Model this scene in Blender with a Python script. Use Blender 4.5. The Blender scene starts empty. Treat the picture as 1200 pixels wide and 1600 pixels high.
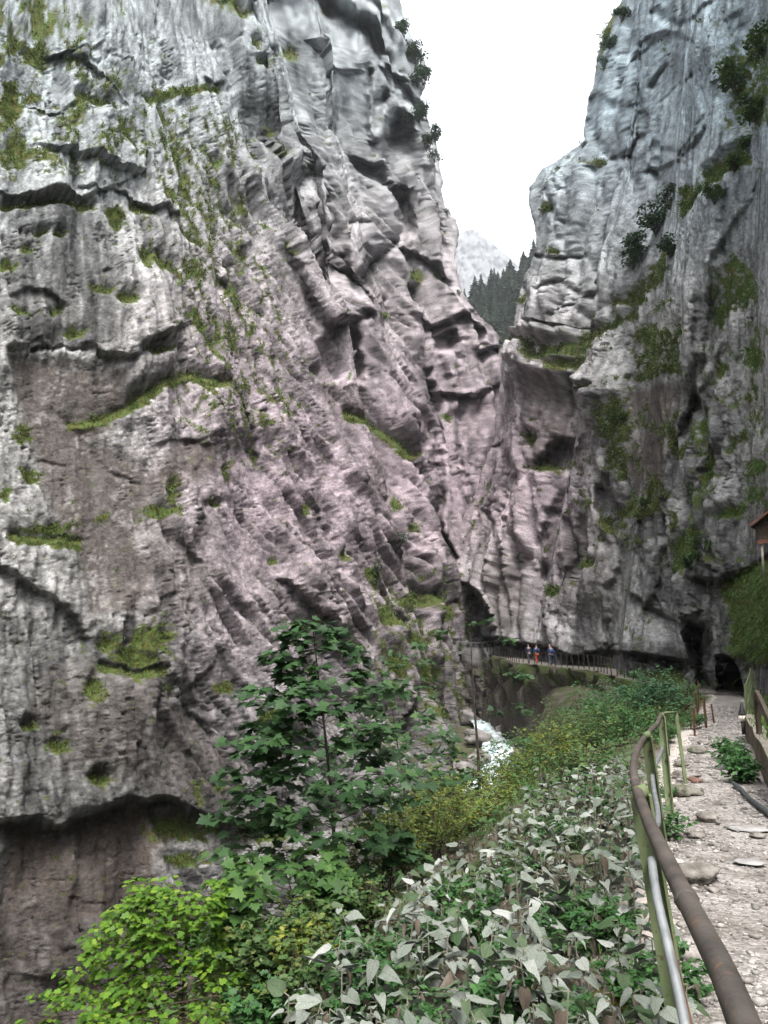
import bpy, bmesh, math, random
import numpy as np
from mathutils import Vector, Matrix, Quaternion

R = math.radians
scene = bpy.context.scene
COL = scene.collection

# ------------------------------------------------------------------ camera
F_PX = 1209.0            # focal length in photograph pixels (1200 x 1600)
ZC = 1.6                 # eye height above the path
HORIZON = 1035.0
PITCH = math.atan((HORIZON - 800.0) / F_PX)
cam_data = bpy.data.cameras.new('camera')
cam_data.sensor_fit = 'VERTICAL'
cam_data.sensor_height = 36.0
cam_data.lens = 36.0 * F_PX / 1600.0
cam_data.clip_start = 0.05
cam_data.clip_end = 12000.0
cam = bpy.data.objects.new('camera', cam_data)
COL.objects.link(cam)
cam.location = (0, 0, ZC)
cam.rotation_euler = (math.pi / 2 + PITCH, 0, 0)
scene.camera = cam
CP, SP = math.cos(PITCH), math.sin(PITCH)

# ------------------------------------------------------------------ world, sun, exposure
SUN_EL, SUN_AZ = R(60), R(168)      # azimuth measured from +Y towards +X
world = bpy.data.worlds.new('World')
scene.world = world
world.use_nodes = True
wn, wl = world.node_tree.nodes, world.node_tree.links
wn.clear()
sky = wn.new('ShaderNodeTexSky')
sky.sky_type = 'NISHITA'
sky.sun_disc = False
sky.sun_elevation = SUN_EL
sky.sun_rotation = SUN_AZ
sky.air_density = 1.0
sky.dust_density = 4.0
sky.ozone_density = 1.0
hs = wn.new('ShaderNodeHueSaturation')       # overcast: the cloud layer takes the blue out
hs.inputs['Saturation'].default_value = 0.12
bg = wn.new('ShaderNodeBackground')
bg.inputs['Strength'].default_value = 0.15
wo = wn.new('ShaderNodeOutputWorld')
wl.new(sky.outputs[0], hs.inputs['Color'])
wl.new(hs.outputs[0], bg.inputs['Color'])
wl.new(bg.outputs[0], wo.inputs['Surface'])
sun_d = bpy.data.lights.new('sun', 'SUN')
sun_d.energy = 0.85
sun_d.angle = R(14)
sun_d.color = (1.0, 0.96, 0.9)
sun = bpy.data.objects.new('sun', sun_d)
COL.objects.link(sun)
_sd = Vector((math.sin(SUN_AZ) * math.cos(SUN_EL), math.cos(SUN_AZ) * math.cos(SUN_EL), math.sin(SUN_EL)))
sun.rotation_euler = _sd.to_track_quat('Z', 'Y').to_euler()
sun.location = (0, 0, 60)
vs = scene.view_settings
vs.view_transform = 'Standard'
vs.look = 'None'
vs.exposure = 2.2
vs.gamma = 1.0
vs.use_curve_mapping = False
scene.render.film_transparent = False
scene.cycles.use_denoising = True
scene.cycles.max_bounces = 6
scene.cycles.diffuse_bounces = 3
scene.cycles.transparent_max_bounces = 6
scene.cycles.volume_bounces = 0

# ------------------------------------------------------------------ pixel helpers (photograph pixels -> rays)
def ray(px, py):
    x = (px - 600.0) / F_PX
    y = (800.0 - py) / F_PX
    return Vector((x, CP - y * SP, SP + y * CP))

def at_y(px, py, Y):
    d = ray(px, py)
    return Vector((0, 0, ZC)) + d * (Y / d.y)

def at_z(px, py, z):
    d = ray(px, py)
    return Vector((0, 0, ZC)) + d * ((z - ZC) / d.z)

def project(P):
    x, y, z = P[..., 0], P[..., 1], P[..., 2] - ZC
    dep = y * CP + z * SP
    up = -y * SP + z * CP
    dep = np.maximum(dep, 0.05)
    return 600.0 + F_PX * x / dep, 800.0 - F_PX * up / dep, dep

# ------------------------------------------------------------------ noise
def _hash(ix, iy, iz, seed):
    h = (ix.astype(np.uint32) * np.uint32(374761393) + iy.astype(np.uint32) * np.uint32(668265263)
         + iz * np.uint32(2246822519) + np.uint32((seed * 3266489917) & 0xffffffff))
    h ^= h >> np.uint32(15); h *= np.uint32(2246822519)
    h ^= h >> np.uint32(13); h *= np.uint32(3266489917)
    h ^= h >> np.uint32(16)
    return h

_Z0 = np.uint32(0)
_ANG = np.linspace(0, 2 * np.pi, 256, endpoint=False).astype(np.float32)
_GX, _GY = np.cos(_ANG), np.sin(_ANG)
def perlin2(x, y, seed=0):
    x = np.asarray(x, np.float32); y = np.asarray(y, np.float32)
    fx0 = np.floor(x); fy0 = np.floor(y)
    ix = fx0.astype(np.int32); iy = fy0.astype(np.int32)
    fx = x - fx0; fy = y - fy0
    u = fx * fx * fx * (fx * (fx * 6 - 15) + 10)
    v = fy * fy * fy * (fy * (fy * 6 - 15) + 10)
    def g(ax, ay, dx, dy):
        h = _hash(ax, ay, _Z0, seed) & np.uint32(255)
        return _GX[h] * dx + _GY[h] * dy
    a = g(ix, iy, fx, fy); b = g(ix + 1, iy, fx - 1, fy)
    c = g(ix, iy + 1, fx, fy - 1); d = g(ix + 1, iy + 1, fx - 1, fy - 1)
    ab = a + u * (b - a); cd = c + u * (d - c)
    return (ab + v * (cd - ab)) * 1.5

def fbm2(x, y, seed=0, octs=4, gain=0.5, lac=2.03):
    t = 0.0; a = 1.0; s = 0.0
    for i in range(octs):
        t = t + a * perlin2(x + 17.3 * i, y - 9.1 * i, seed + i * 7)
        s += a; a *= gain; x = x * lac; y = y * lac
    return t / s

def ridge2(x, y, seed=0, octs=4, gain=0.5, lac=2.1):
    t = 0.0; a = 1.0; s = 0.0
    for i in range(octs):
        t = t + a * (1.0 - 2.2 * np.abs(perlin2(x + 11.7 * i, y + 5.3 * i, seed + i * 13)))
        s += a; a *= gain; x = x * lac; y = y * lac
    return t / s

def voronoi2(x, y, seed=0, jit=0.9):
    """F1, F2, random id in 0..1, offset to the cell's point"""
    x = np.asarray(x, np.float32); y = np.asarray(y, np.float32)
    ix = np.floor(x).astype(np.int32); iy = np.floor(y).astype(np.int32)
    f1 = np.full(x.shape, 9.0, np.float32); f2 = f1.copy()
    cid = np.zeros(x.shape, np.float32); ox = cid.copy(); oy = cid.copy()
    for dx in (-1, 0, 1):
        for dy in (-1, 0, 1):
            h = _hash(ix + dx, iy + dy, _Z0, seed)
            jx = (h & np.uint32(1023)).astype(np.float32) / 1023.0
            jy = ((h >> np.uint32(10)) & np.uint32(1023)).astype(np.float32) / 1023.0
            qx = ix + dx + 0.5 + jit * (jx - 0.5) - x
            qy = iy + dy + 0.5 + jit * (jy - 0.5) - y
            d = np.sqrt(qx * qx + qy * qy)
            new = d < f1
            f2 = np.where(new, f1, np.minimum(f2, d))
            f1 = np.where(new, d, f1)
            ox = np.where(new, qx, ox); oy = np.where(new, qy, oy)
            cid = np.where(new, (h >> np.uint32(20)).astype(np.float32) / 4095.0, cid)
    return f1, f2, cid, ox, oy

def sstep(a, b, x):
    t = np.clip((x - a) / (b - a), 0.0, 1.0)
    return t * t * (3 - 2 * t)

# ------------------------------------------------------------------ object helpers
def setp(o, label=None, cat=None, group=None, kind=None):
    if label: o['label'] = label
    if cat: o['category'] = cat
    if group: o['group'] = group
    if kind: o['kind'] = kind
    return o

def link(name, me, mat=None, parent=None):
    o = bpy.data.objects.new(name, me)
    COL.objects.link(o)
    if mat is not None and me is not None and len(me.materials) == 0:
        me.materials.append(mat)
    if parent is not None:
        o.parent = parent
    return o

def empty(name, loc, rz=0.0):
    o = bpy.data.objects.new(name, None)
    o.empty_display_size = 0.1
    COL.objects.link(o)
    o.location = loc
    o.rotation_euler = (0, 0, rz)
    return o

def mesh_np(name, verts, faces, smooth=False, attrs=None):
    """verts (n,3); faces: (m,3) or (m,4) int array or list of such arrays"""
    me = bpy.data.meshes.new(name)
    verts = np.asarray(verts, np.float32)
    if not isinstance(faces, list): faces = [faces]
    faces = [np.asarray(f, np.int32) for f in faces if len(f)]
    nl = sum(f.size for f in faces); nf = sum(len(f) for f in faces)
    me.vertices.add(len(verts)); me.vertices.foreach_set('co', verts.ravel())
    me.loops.add(nl); me.loops.foreach_set('vertex_index', np.concatenate([f.ravel() for f in faces]))
    tot = np.concatenate([np.full(len(f), f.shape[1], np.int32) for f in faces])
    start = np.concatenate([[0], np.cumsum(tot)[:-1]]).astype(np.int32)
    me.polygons.add(nf)
    me.polygons.foreach_set('loop_start', start)
    me.polygons.foreach_set('loop_total', tot)
    if smooth:
        me.polygons.foreach_set('use_smooth', np.ones(nf, bool))
    for k, v in (attrs or {}).items():
        v = np.asarray(v, np.float32)
        if v.ndim == 1:
            a = me.attributes.new(k, 'FLOAT', 'POINT'); a.data.foreach_set('value', v)
        else:
            if v.shape[1] == 3: v = np.concatenate([v, np.ones((len(v), 1), np.float32)], 1)
            a = me.attributes.new(k, 'FLOAT_COLOR', 'POINT'); a.data.foreach_set('color', v.ravel())
    me.update(); me.validate()
    return me

class MB:
    """collects verts and faces for one mesh"""
    def __init__(s): s.v = []; s.f = []
    def add(s, vs_, fs_):
        b = len(s.v); s.v.extend([tuple(p) for p in vs_]); s.f.extend([tuple(i + b for i in f) for f in fs_])
    def box(s, c, size, rot=None, taper=1.0):
        hx, hy, hz = size[0] / 2, size[1] / 2, size[2] / 2
        vs_ = []
        for z in (-hz, hz):
            t = taper if z > 0 else 1.0
            for x, y in ((-hx, -hy), (hx, -hy), (hx, hy), (-hx, hy)):
                p = Vector((x * t, y * t, z))
                if rot is not None: p = rot @ p
                vs_.append(Vector(c) + p)
        s.add(vs_, [(0, 3, 2, 1), (4, 5, 6, 7), (0, 1, 5, 4), (1, 2, 6, 5), (2, 3, 7, 6), (3, 0, 4, 7)])
    def beam(s, a, b, w, h, up=(0, 0, 1)):
        a, b = Vector(a), Vector(b); d = (b - a).normalized()
        x = d.cross(Vector(up))
        if x.length < 1e-4: x = d.cross(Vector((1, 0, 0)))
        x.normalize(); y = x.cross(d)
        vs_ = []
        for p in (a, b):
            for sx, sy in ((-1, -1), (1, -1), (1, 1), (-1, 1)):
                vs_.append(p + x * (sx * w / 2) + y * (sy * h / 2))
        s.add(vs_, [(0, 1, 2, 3), (7, 6, 5, 4), (0, 4, 5, 1), (1, 5, 6, 2), (2, 6, 7, 3), (3, 7, 4, 0)])
    def tube(s, pts, rad, n=6, caps=True):
        pts = [Vector(p) for p in pts]
        if not isinstance(rad, (list, tuple)): rad = [rad] * len(pts)
        rings = []; prev = None
        for i, p in enumerate(pts):
            d = (pts[min(i + 1, len(pts) - 1)] - pts[max(i - 1, 0)])
            d = d.normalized() if d.length > 1e-9 else Vector((0, 0, 1))
            if prev is None:
                x = d.orthogonal().normalized()
            else:
                x = prev - d * prev.dot(d)
                x = x.normalized() if x.length > 1e-6 else d.orthogonal().normalized()
            prev = x; y = d.cross(x)
            rings.append([p + (x * math.cos(2 * math.pi * k / n) + y * math.sin(2 * math.pi * k / n)) * rad[i] for k in range(n)])
        vs_ = [q for r in rings for q in r]; fs_ = []
        for i in range(len(rings) - 1):
            for k in range(n):
                a, b = i * n + k, i * n + (k + 1) % n
                fs_.append((a, b, b + n, a + n))
        if caps:
            fs_.append(tuple(range(n - 1, -1, -1))); o = (len(rings) - 1) * n
            fs_.append(tuple(range(o, o + n)))
        s.add(vs_, fs_)
    def mesh(s, name, smooth=False):
        me = bpy.data.meshes.new(name)
        me.from_pydata(s.v, [], s.f); me.update()
        if smooth: me.polygons.foreach_set('use_smooth', [True] * len(me.polygons))
        return me
    def build(s, name, mat, parent=None, smooth=False):
        return link(name, s.mesh(name, smooth), mat, parent)

def catmull(pts, n):
    P = np.asarray(pts, float)
    P = np.vstack([2 * P[0] - P[1], P, 2 * P[-1] - P[-2]])
    out = []
    segs = len(P) - 3
    for i in range(segs):
        t = np.linspace(0, 1, n, endpoint=(i == segs - 1))[:, None]
        p0, p1, p2, p3 = P[i:i + 4]
        out.append(0.5 * ((2 * p1) + (-p0 + p2) * t + (2 * p0 - 5 * p1 + 4 * p2 - p3) * t ** 2 + (-p0 + 3 * p1 - 3 * p2 + p3) * t ** 3))
    return np.vstack(out)

# ------------------------------------------------------------------ materials
def nodes_mat(name, rough=0.9):
    m = bpy.data.materials.new(name); m.use_nodes = True
    nt = m.node_tree
    b = nt.nodes['Principled BSDF']
    b.inputs['Roughness'].default_value = rough
    b.inputs['Specular IOR Level'].default_value = 0.25
    return m, nt, b

def noise_mat(name, c1, c2, scale=4.0, rough=0.85, bump=0.0, bscale=None, detail=6, spec=0.25, lo=0.35, hi=0.65, dist=0.02, metal=0.0):
    m, nt, b = nodes_mat(name, rough)
    b.inputs['Specular IOR Level'].default_value = spec
    b.inputs['Metallic'].default_value = metal
    tc = nt.nodes.new('ShaderNodeTexCoord')
    n = nt.nodes.new('ShaderNodeTexNoise'); n.inputs['Scale'].default_value = scale; n.inputs['Detail'].default_value = detail
    cr = nt.nodes.new('ShaderNodeValToRGB')
    cr.color_ramp.elements[0].position = lo; cr.color_ramp.elements[0].color = (*c1, 1)
    cr.color_ramp.elements[1].position = hi; cr.color_ramp.elements[1].color = (*c2, 1)
    nt.links.new(tc.outputs['Object'], n.inputs['Vector'])
    nt.links.new(n.outputs['Fac'], cr.inputs['Fac'])
    nt.links.new(cr.outputs['Color'], b.inputs['Base Color'])
    if bump:
        n2 = nt.nodes.new('ShaderNodeTexNoise'); n2.inputs['Scale'].default_value = bscale or scale * 4; n2.inputs['Detail'].default_value = 8
        bp = nt.nodes.new('ShaderNodeBump'); bp.inputs['Strength'].default_value = bump; bp.inputs['Distance'].default_value = dist
        nt.links.new(tc.outputs['Object'], n2.inputs['Vector'])
        nt.links.new(n2.outputs['Fac'], bp.inputs['Height'])
        nt.links.new(bp.outputs['Normal'], b.inputs['Normal'])
    return m

def attr_rock_mat(name, bumps, rough=0.92, mscale=3.0):
    """vertex colour 'Col' with fine mottling and relief"""
    m, nt, b = nodes_mat(name, rough)
    b.inputs['Specular IOR Level'].default_value = 0.2
    at = nt.nodes.new('ShaderNodeAttribute'); at.attribute_name = 'Col'
    tc = nt.nodes.new('ShaderNodeTexCoord')
    n = nt.nodes.new('ShaderNodeTexNoise'); n.inputs['Scale'].default_value = mscale; n.inputs['Detail'].default_value = 10; n.inputs['Roughness'].default_value = 0.7
    mr = nt.nodes.new('ShaderNodeMapRange'); mr.inputs['From Min'].default_value = 0.3; mr.inputs['From Max'].default_value = 0.7
    mr.inputs['To Min'].default_value = 0.55; mr.inputs['To Max'].default_value = 1.42
    mx = nt.nodes.new('ShaderNodeMix'); mx.data_type = 'RGBA'; mx.blend_type = 'MULTIPLY'; mx.inputs[0].default_value = 1.0
    nt.links.new(tc.outputs['Object'], n.inputs['Vector'])
    nt.links.new(n.outputs['Fac'], mr.inputs['Value'])
    nt.links.new(at.outputs['Color'], mx.inputs[6])
    nt.links.new(mr.outputs['Result'], mx.inputs[7])
    nt.links.new(mx.outputs[2], b.inputs['Base Color'])
    prev = None
    for sc, st, di in bumps:
        n2 = nt.nodes.new('ShaderNodeTexNoise'); n2.inputs['Scale'].default_value = sc; n2.inputs['Detail'].default_value = 8; n2.inputs['Roughness'].default_value = 0.65
        bp = nt.nodes.new('ShaderNodeBump'); bp.inputs['Strength'].default_value = st; bp.inputs['Distance'].default_value = di
        nt.links.new(tc.outputs['Object'], n2.inputs['Vector'])
        nt.links.new(n2.outputs['Fac'], bp.inputs['Height'])
        if prev is not None: nt.links.new(prev.outputs['Normal'], bp.inputs['Normal'])
        prev = bp
    if prev is not None: nt.links.new(prev.outputs['Normal'], b.inputs['Normal'])
    return m

def leaf_mat(name, c1, c2, c3=None, trans=0.35, rough=0.55, scale=6.0, spec=0.3, emitcol=None):
    """leaf: colour varies per object, per island and within; some light passes through"""
    m, nt, b = nodes_mat(name, rough)
    b.inputs['Specular IOR Level'].default_value = spec
    geo = nt.nodes.new('ShaderNodeNewGeometry')
    oi = nt.nodes.new('ShaderNodeObjectInfo')
    ad = nt.nodes.new('ShaderNodeMath'); ad.operation = 'ADD'
    fr = nt.nodes.new('ShaderNodeMath'); fr.operation = 'FRACT'
    nt.links.new(geo.outputs['Random Per Island'], ad.inputs[0])
    nt.links.new(oi.outputs['Random'], ad.inputs[1])
    nt.links.new(ad.outputs[0], fr.inputs[0])
    cr = nt.nodes.new('ShaderNodeValToRGB')
    e = cr.color_ramp.elements
    e[0].position = 0.0; e[0].color = (*c1, 1)
    e[1].position = 0.85 if c3 else 1.0; e[1].color = (*c2, 1)
    if c3:
        x = e.new(1.0); x.color = (*c3, 1)
    nt.links.new(fr.outputs[0], cr.inputs['Fac'])
    tc = nt.nodes.new('ShaderNodeTexCoord')
    n = nt.nodes.new('ShaderNodeTexNoise'); n.inputs['Scale'].default_value = scale; n.inputs['Detail'].default_value = 4
    mr = nt.nodes.new('ShaderNodeMapRange'); mr.inputs['To Min'].default_value = 0.7; mr.inputs['To Max'].default_value = 1.3
    mx = nt.nodes.new('ShaderNodeMix'); mx.data_type = 'RGBA'; mx.blend_type = 'MULTIPLY'; mx.inputs[0].default_value = 1.0
    nt.links.new(tc.outputs['Object'], n.inputs['Vector'])
    nt.links.new(n.outputs['Fac'], mr.inputs['Value'])
    nt.links.new(cr.outputs['Color'], mx.inputs[6]); nt.links.new(mr.outputs['Result'], mx.inputs[7])
    nt.links.new(mx.outputs[2], b.inputs['Base Color'])
    tr = nt.nodes.new('ShaderNodeBsdfTranslucent')
    nt.links.new(mx.outputs[2], tr.inputs['Color'])
    ms = nt.nodes.new('ShaderNodeMixShader'); ms.inputs[0].default_value = trans
    out = nt.nodes['Material Output']
    nt.links.new(b.outputs[0], ms.inputs[1]); nt.links.new(tr.outputs[0], ms.inputs[2])
    nt.links.new(ms.outputs[0], out.inputs['Surface'])
    return m
# ------------------------------------------------------------------ cliffs
def poly_sd(fx, fy, pts):
    """unsigned distance, signed side (+ = right hand / below a left-to-right line), overshoot past the ends, all in px"""
    P = np.asarray(pts, np.float32)
    best = np.full(fx.shape, 1e9, np.float32); side = np.zeros(fx.shape, np.float32); over = np.zeros(fx.shape, np.float32)
    n = len(P) - 1
    for i in range(n):
        ax, ay = P[i]; dx, dy = P[i + 1] - P[i]; L = math.hypot(dx, dy) + 1e-6
        rx, ry = fx - ax, fy - ay
        t = (rx * dx + ry * dy) / (L * L)
        tc = np.clip(t, 0, 1)
        d = np.hypot(rx - tc * dx, ry - tc * dy)
        cr = (dx * ry - dy * rx) / L
        ov = np.zeros(fx.shape, np.float32)
        if i == 0: ov = np.maximum(ov, -t * L)
        if i == n - 1: ov = np.maximum(ov, (t - 1) * L)
        m = d < best
        best = np.where(m, d, best); side = np.where(m, np.sign(cr) * d, side); over = np.where(m, ov, over)
    return best, side, over

def poly_in(fx, fy, pts):
    """signed distance to polygon, positive inside"""
    P = list(pts) + [pts[0]]
    d, _, _ = poly_sd(fx, fy, P)
    ins = np.zeros(fx.shape, bool)
    for i in range(len(P) - 1):
        x0, y0 = P[i]; x1, y1 = P[i + 1]
        c = ((y0 > fy) != (y1 > fy)) & (fx < (x1 - x0) * (fy - y0) / (y1 - y0 + 1e-9) + x0)
        ins ^= c
    return np.where(ins, d, -d)

def window(fx, fy, pts, pad):
    P = np.asarray(pts, float)
    return ((fx > P[:, 0].min() - pad) & (fx < P[:, 0].max() + pad) & (fy > P[:, 1].min() - pad) & (fy < P[:, 1].max() + pad))

def grid_normals(P, flip):
    du = np.gradient(P, axis=1); dv = np.gradient(P, axis=0)
    n = np.cross(du, dv)
    n /= np.linalg.norm(n, axis=-1, keepdims=True) + 1e-9
    return -n if flip else n

def base_wall(curve, nu, pys, lean, sil=None, sil_dir=1, back=(0, 1, 0), normal_side=1):
    C = catmull(curve, 60)
    seg = np.hypot(*np.diff(C, axis=0).T)
    mid = 0.5 * (C[1:] + C[:-1])
    px = 600 + F_PX * C[:, 0] / np.maximum(C[:, 1], 1)
    w = np.abs(np.diff(px)) + 0.30 * seg * F_PX / mid[:, 1]
    s = np.concatenate([[0], np.cumsum(w)])
    t = np.linspace(0, s[-1], nu)
    X = np.interp(t, s, C[:, 0]); Y = np.interp(t, s, C[:, 1])
    tx, ty = np.gradient(X), np.gradient(Y)
    L = np.hypot(tx, ty); tx, ty = tx / L, ty / L
    nx, ny = normal_side * ty, -normal_side * tx
    k = np.tan(PITCH + np.arctan((800.0 - np.asarray(pys)) / F_PX))
    Z = ZC + k[:, None] * Y[None, :]
    ln = lean(Z, X[None, :], Y[None, :])
    P = np.stack([X[None, :] - nx[None, :] * ln, Y[None, :] - ny[None, :] * ln, Z], -1)
    px, py, dep = project(P)
    arc = np.concatenate([[0], np.cumsum(np.hypot(np.diff(X), np.diff(Y)))])
    N0 = grid_normals(P, normal_side < 0)
    fade = np.ones(px.shape, np.float32)
    if sil is not None:
        sp = np.asarray(sil, float)
        lim = np.interp(py, sp[:, 1], sp[:, 0])
        jag = 5 * fbm2(py * 0.03, py * 0 + 3, 91, 4) + 9 * perlin2(py * 0.012, py * 0, 92)
        outside = (px - lim - jag) * sil_dir
        fade = np.clip(-outside / 30.0, 0.3, 1.0).astype(np.float32)
        fade[outside > 0] = 0.3
        # only the crossing at the far end counts
        for r in range(P.shape[0]):
            h0 = int(0.5 * P.shape[1])
            o = np.where(outside[r, h0:] > 0)[0]
            if len(o) == 0 or o[0] == 0: continue
            i = h0 + o[0] - 1
            f = float(np.clip(-outside[r, i] / (outside[r, i + 1] - outside[r, i] + 1e-9), 0, 1))
            E = P[r, i] * (1 - f) + P[r, i + 1] * f
            run = (arc[i + 1:] - arc[i] - f * (arc[i + 1] - arc[i]))
            P[r, i + 1:] = E + np.outer(run, np.asarray(back, float))
            px[r, i + 1:] = px[r, i] * (1 - f) + px[r, i + 1] * f
            py[r, i + 1:] = py[r, i]; dep[r, i + 1:] = dep[r, i]
    T = np.broadcast_to(t[None, :], px.shape).astype(np.float32)
    return P.astype(np.float64), px.astype(np.float32), py.astype(np.float32), dep.astype(np.float32), T, (N0, fade)

ANGS = (-20.0, -7.0, 0.0, 13.0, 26.0, 39.0)
def slabs(x, y, seed, amp, tilt, steep):
    """broken slabs: upper envelope of tilted, bevelled plates with sharp edges; returns height and crevice measure"""
    x = np.asarray(x, np.float32); y = np.asarray(y, np.float32)
    ix = np.floor(x).astype(np.int32); iy = np.floor(y).astype(np.int32)
    best = np.full(x.shape, -1e6, np.float32); second = best.copy()
    for dx in (-1, 0, 1):
        for dy in (-1, 0, 1):
            h = _hash(ix + dx, iy + dy, _Z0, seed)
            jx = (h & np.uint32(1023)).astype(np.float32) / 1023.0
            jy = ((h >> np.uint32(10)) & np.uint32(1023)).astype(np.float32) / 1023.0
            c = (h >> np.uint32(20)).astype(np.float32) / 4095.0
            qx = x - (ix + dx + 0.1 + 0.8 * jx); qy = y - (iy + dy + 0.1 + 0.8 * jy)
            c1 = np.modf(c * 37.7)[0]; c2 = np.modf(c * 91.3)[0]; c3 = np.modf(c * 53.9)[0]; c4 = np.modf(c * 17.3)[0]
            ph = (c3 - 0.5) * 1.1
            cs, sn = np.cos(ph), np.sin(ph)
            u = np.abs(qx * cs + qy * sn); v = np.abs(-qx * sn + qy * cs)
            m = np.maximum(u / (0.42 + 0.4 * c4), v / (0.42 + 0.4 * c1))
            hh = amp * (2 * c - 1) + tilt * ((2 * c1 - 1) * qx + (2 * c2 - 1) * qy) - steep * np.maximum(m - 0.78, 0)
            new = hh > best
            second = np.where(new, best, np.maximum(second, hh)); best = np.where(new, hh, best)
    return best, best - second

def blur(a, n=1):
    for _ in range(n):
        b = a.copy()
        b[1:-1] = 0.25 * a[:-2] + 0.5 * a[1:-1] + 0.25 * a[2:]
        a = b.copy()
        a[:, 1:-1] = 0.25 * b[:, :-2] + 0.5 * b[:, 1:-1] + 0.25 * b[:, 2:]
    return a

class Relief:
    """a cliff's relief, in photograph pixels scaled by distance, and its colour masks"""
    def __init__(s, px, py, seed):
        s.seed = seed
        wx = 5 * fbm2(px * 0.02, py * 0.02, seed + 1, 3) + 2.5 * fbm2(px * 0.09, py * 0.09, seed + 3, 2)
        wy = 5 * fbm2(px * 0.02, py * 0.02, seed + 2, 3) + 2.5 * fbm2(px * 0.09, py * 0.09, seed + 4, 2)
        s.fx, s.fy = px + wx, py + wy
        s.d = np.zeros(px.shape, np.float32)
        s.grass = np.zeros(px.shape, np.float32)
        s.smooth = np.zeros(px.shape, np.float32)
        s.stain = np.zeros(px.shape, np.float32)
        s.brown = np.zeros(px.shape, np.float32)
        s.pushes = []
    def _w(s, pts, pad):
        m = window(s.fx, s.fy, pts, pad)
        return m, s.fx[m], s.fy[m]
    def crack(s, pts, w=3, depth=8):
        m, x, y = s._w(pts, 5 * w)
        d, _, ov = poly_sd(x, y, pts)
        s.d[m] -= depth * np.exp(-(d / w) ** 2) * np.exp(-(ov / (2 * w)) ** 2)
    def over(s, pts, depth=10, L=25, up=0.5, Lu=40):
        """overhang: rock above the line stands out, the strip below is set back"""
        pad = 3 * max(L, Lu)
        m, x, y = s._w(pts, pad)
        d, sd, ov = poly_sd(x, y, pts)
        e = np.exp(-(ov / 12) ** 2)
        below = sstep(-1.0, 2.0, sd)
        s.d[m] += e * (-depth * below * np.exp(-np.maximum(sd, 0) / L) + up * depth * (1 - below) * np.exp(np.minimum(sd, 0) / Lu))
    def shelf(s, pts, depth=8, L=15, grass=0.0, gw=6):
        """ledge: rock above the line set back; grass may grow on it"""
        m, x, y = s._w(pts, 3 * L + 3 * gw)
        d, sd, ov = poly_sd(x, y, pts)
        e = np.exp(-(ov / 10) ** 2)
        above = sstep(1.0, -2.0, sd)
        s.d[m] += e * depth * (0.5 * (1 - above) * np.exp(-np.maximum(sd, 0) / (2 * L)) - above * np.exp(np.minimum(sd, 0) / L))
        if grass: s.grass[m] = np.maximum(s.grass[m], grass * e * np.exp(-(d / gw) ** 2) * 1.4)
    def step(s, pts, depth=20, w=4, L=120):
        """everything on the right-hand / lower side set back, easing out over L"""
        m, x, y = s._w(pts, 3 * L)
        d, sd, ov = poly_sd(x, y, pts)
        e = np.exp(-(ov / 25) ** 2)
        s.d[m] -= e * depth * sstep(-w * 0.3, w, sd) * np.exp(-np.maximum(sd, 0) / L)
    def block(s, pts, h=12, r=8, smooth=0.5):
        m, x, y = s._w(pts, 30)
        q = poly_in(x, y, pts)
        t = sstep(-1.5, r, q)
        s.d[m] += h * np.sqrt(np.clip(t, 0, 1))
        s.d[m] -= 5 * np.exp(-(q + 1.5) ** 2 / 6)
        s.smooth[m] = np.maximum(s.smooth[m], smooth * t)
    def cave(s, pts, h=25, r=6, roof=True):
        m, x, y = s._w(pts, 30)
        q = poly_in(x, y, pts)
        s.d[m] -= h * sstep(-2, r, q)
    def patch(s, cx, cy, rx, ry, ang=0.0, g=1.2, h=3):
        R_ = max(rx, ry) * 2.2
        m, x, y = s._w([(cx, cy)], R_)
        a = R(ang); c_, s_ = math.cos(a), math.sin(a)
        dx, dy = x - cx, y - cy
        u = (dx * c_ + dy * s_) / rx; v = (-dx * s_ + dy * c_) / ry
        q = np.exp(-(u * u + v * v) * 0.9)
        s.grass[m] = np.maximum(s.grass[m], g * q)
        s.d[m] += h * q
    def area(s, attr, pts, amt=1.0, soft=18):
        a = getattr(s, attr)
        m, x, y = s._w(pts, soft * 2)
        q = poly_in(x, y, pts)
        a[m] = np.maximum(a[m], amt * sstep(-soft, soft, q))

def dir_noise(px, py, ang, across, along, seed, octs=3, ridged=True):
    """noise stretched along image direction ang (degrees from straight down towards the right)"""
    a = np.radians(ang)
    b = px * np.cos(a) - py * np.sin(a)
    l = px * np.sin(a) + py * np.cos(a)
    f = ridge2 if ridged else fbm2
    return f(b / across, l / along, seed, octs)

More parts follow.
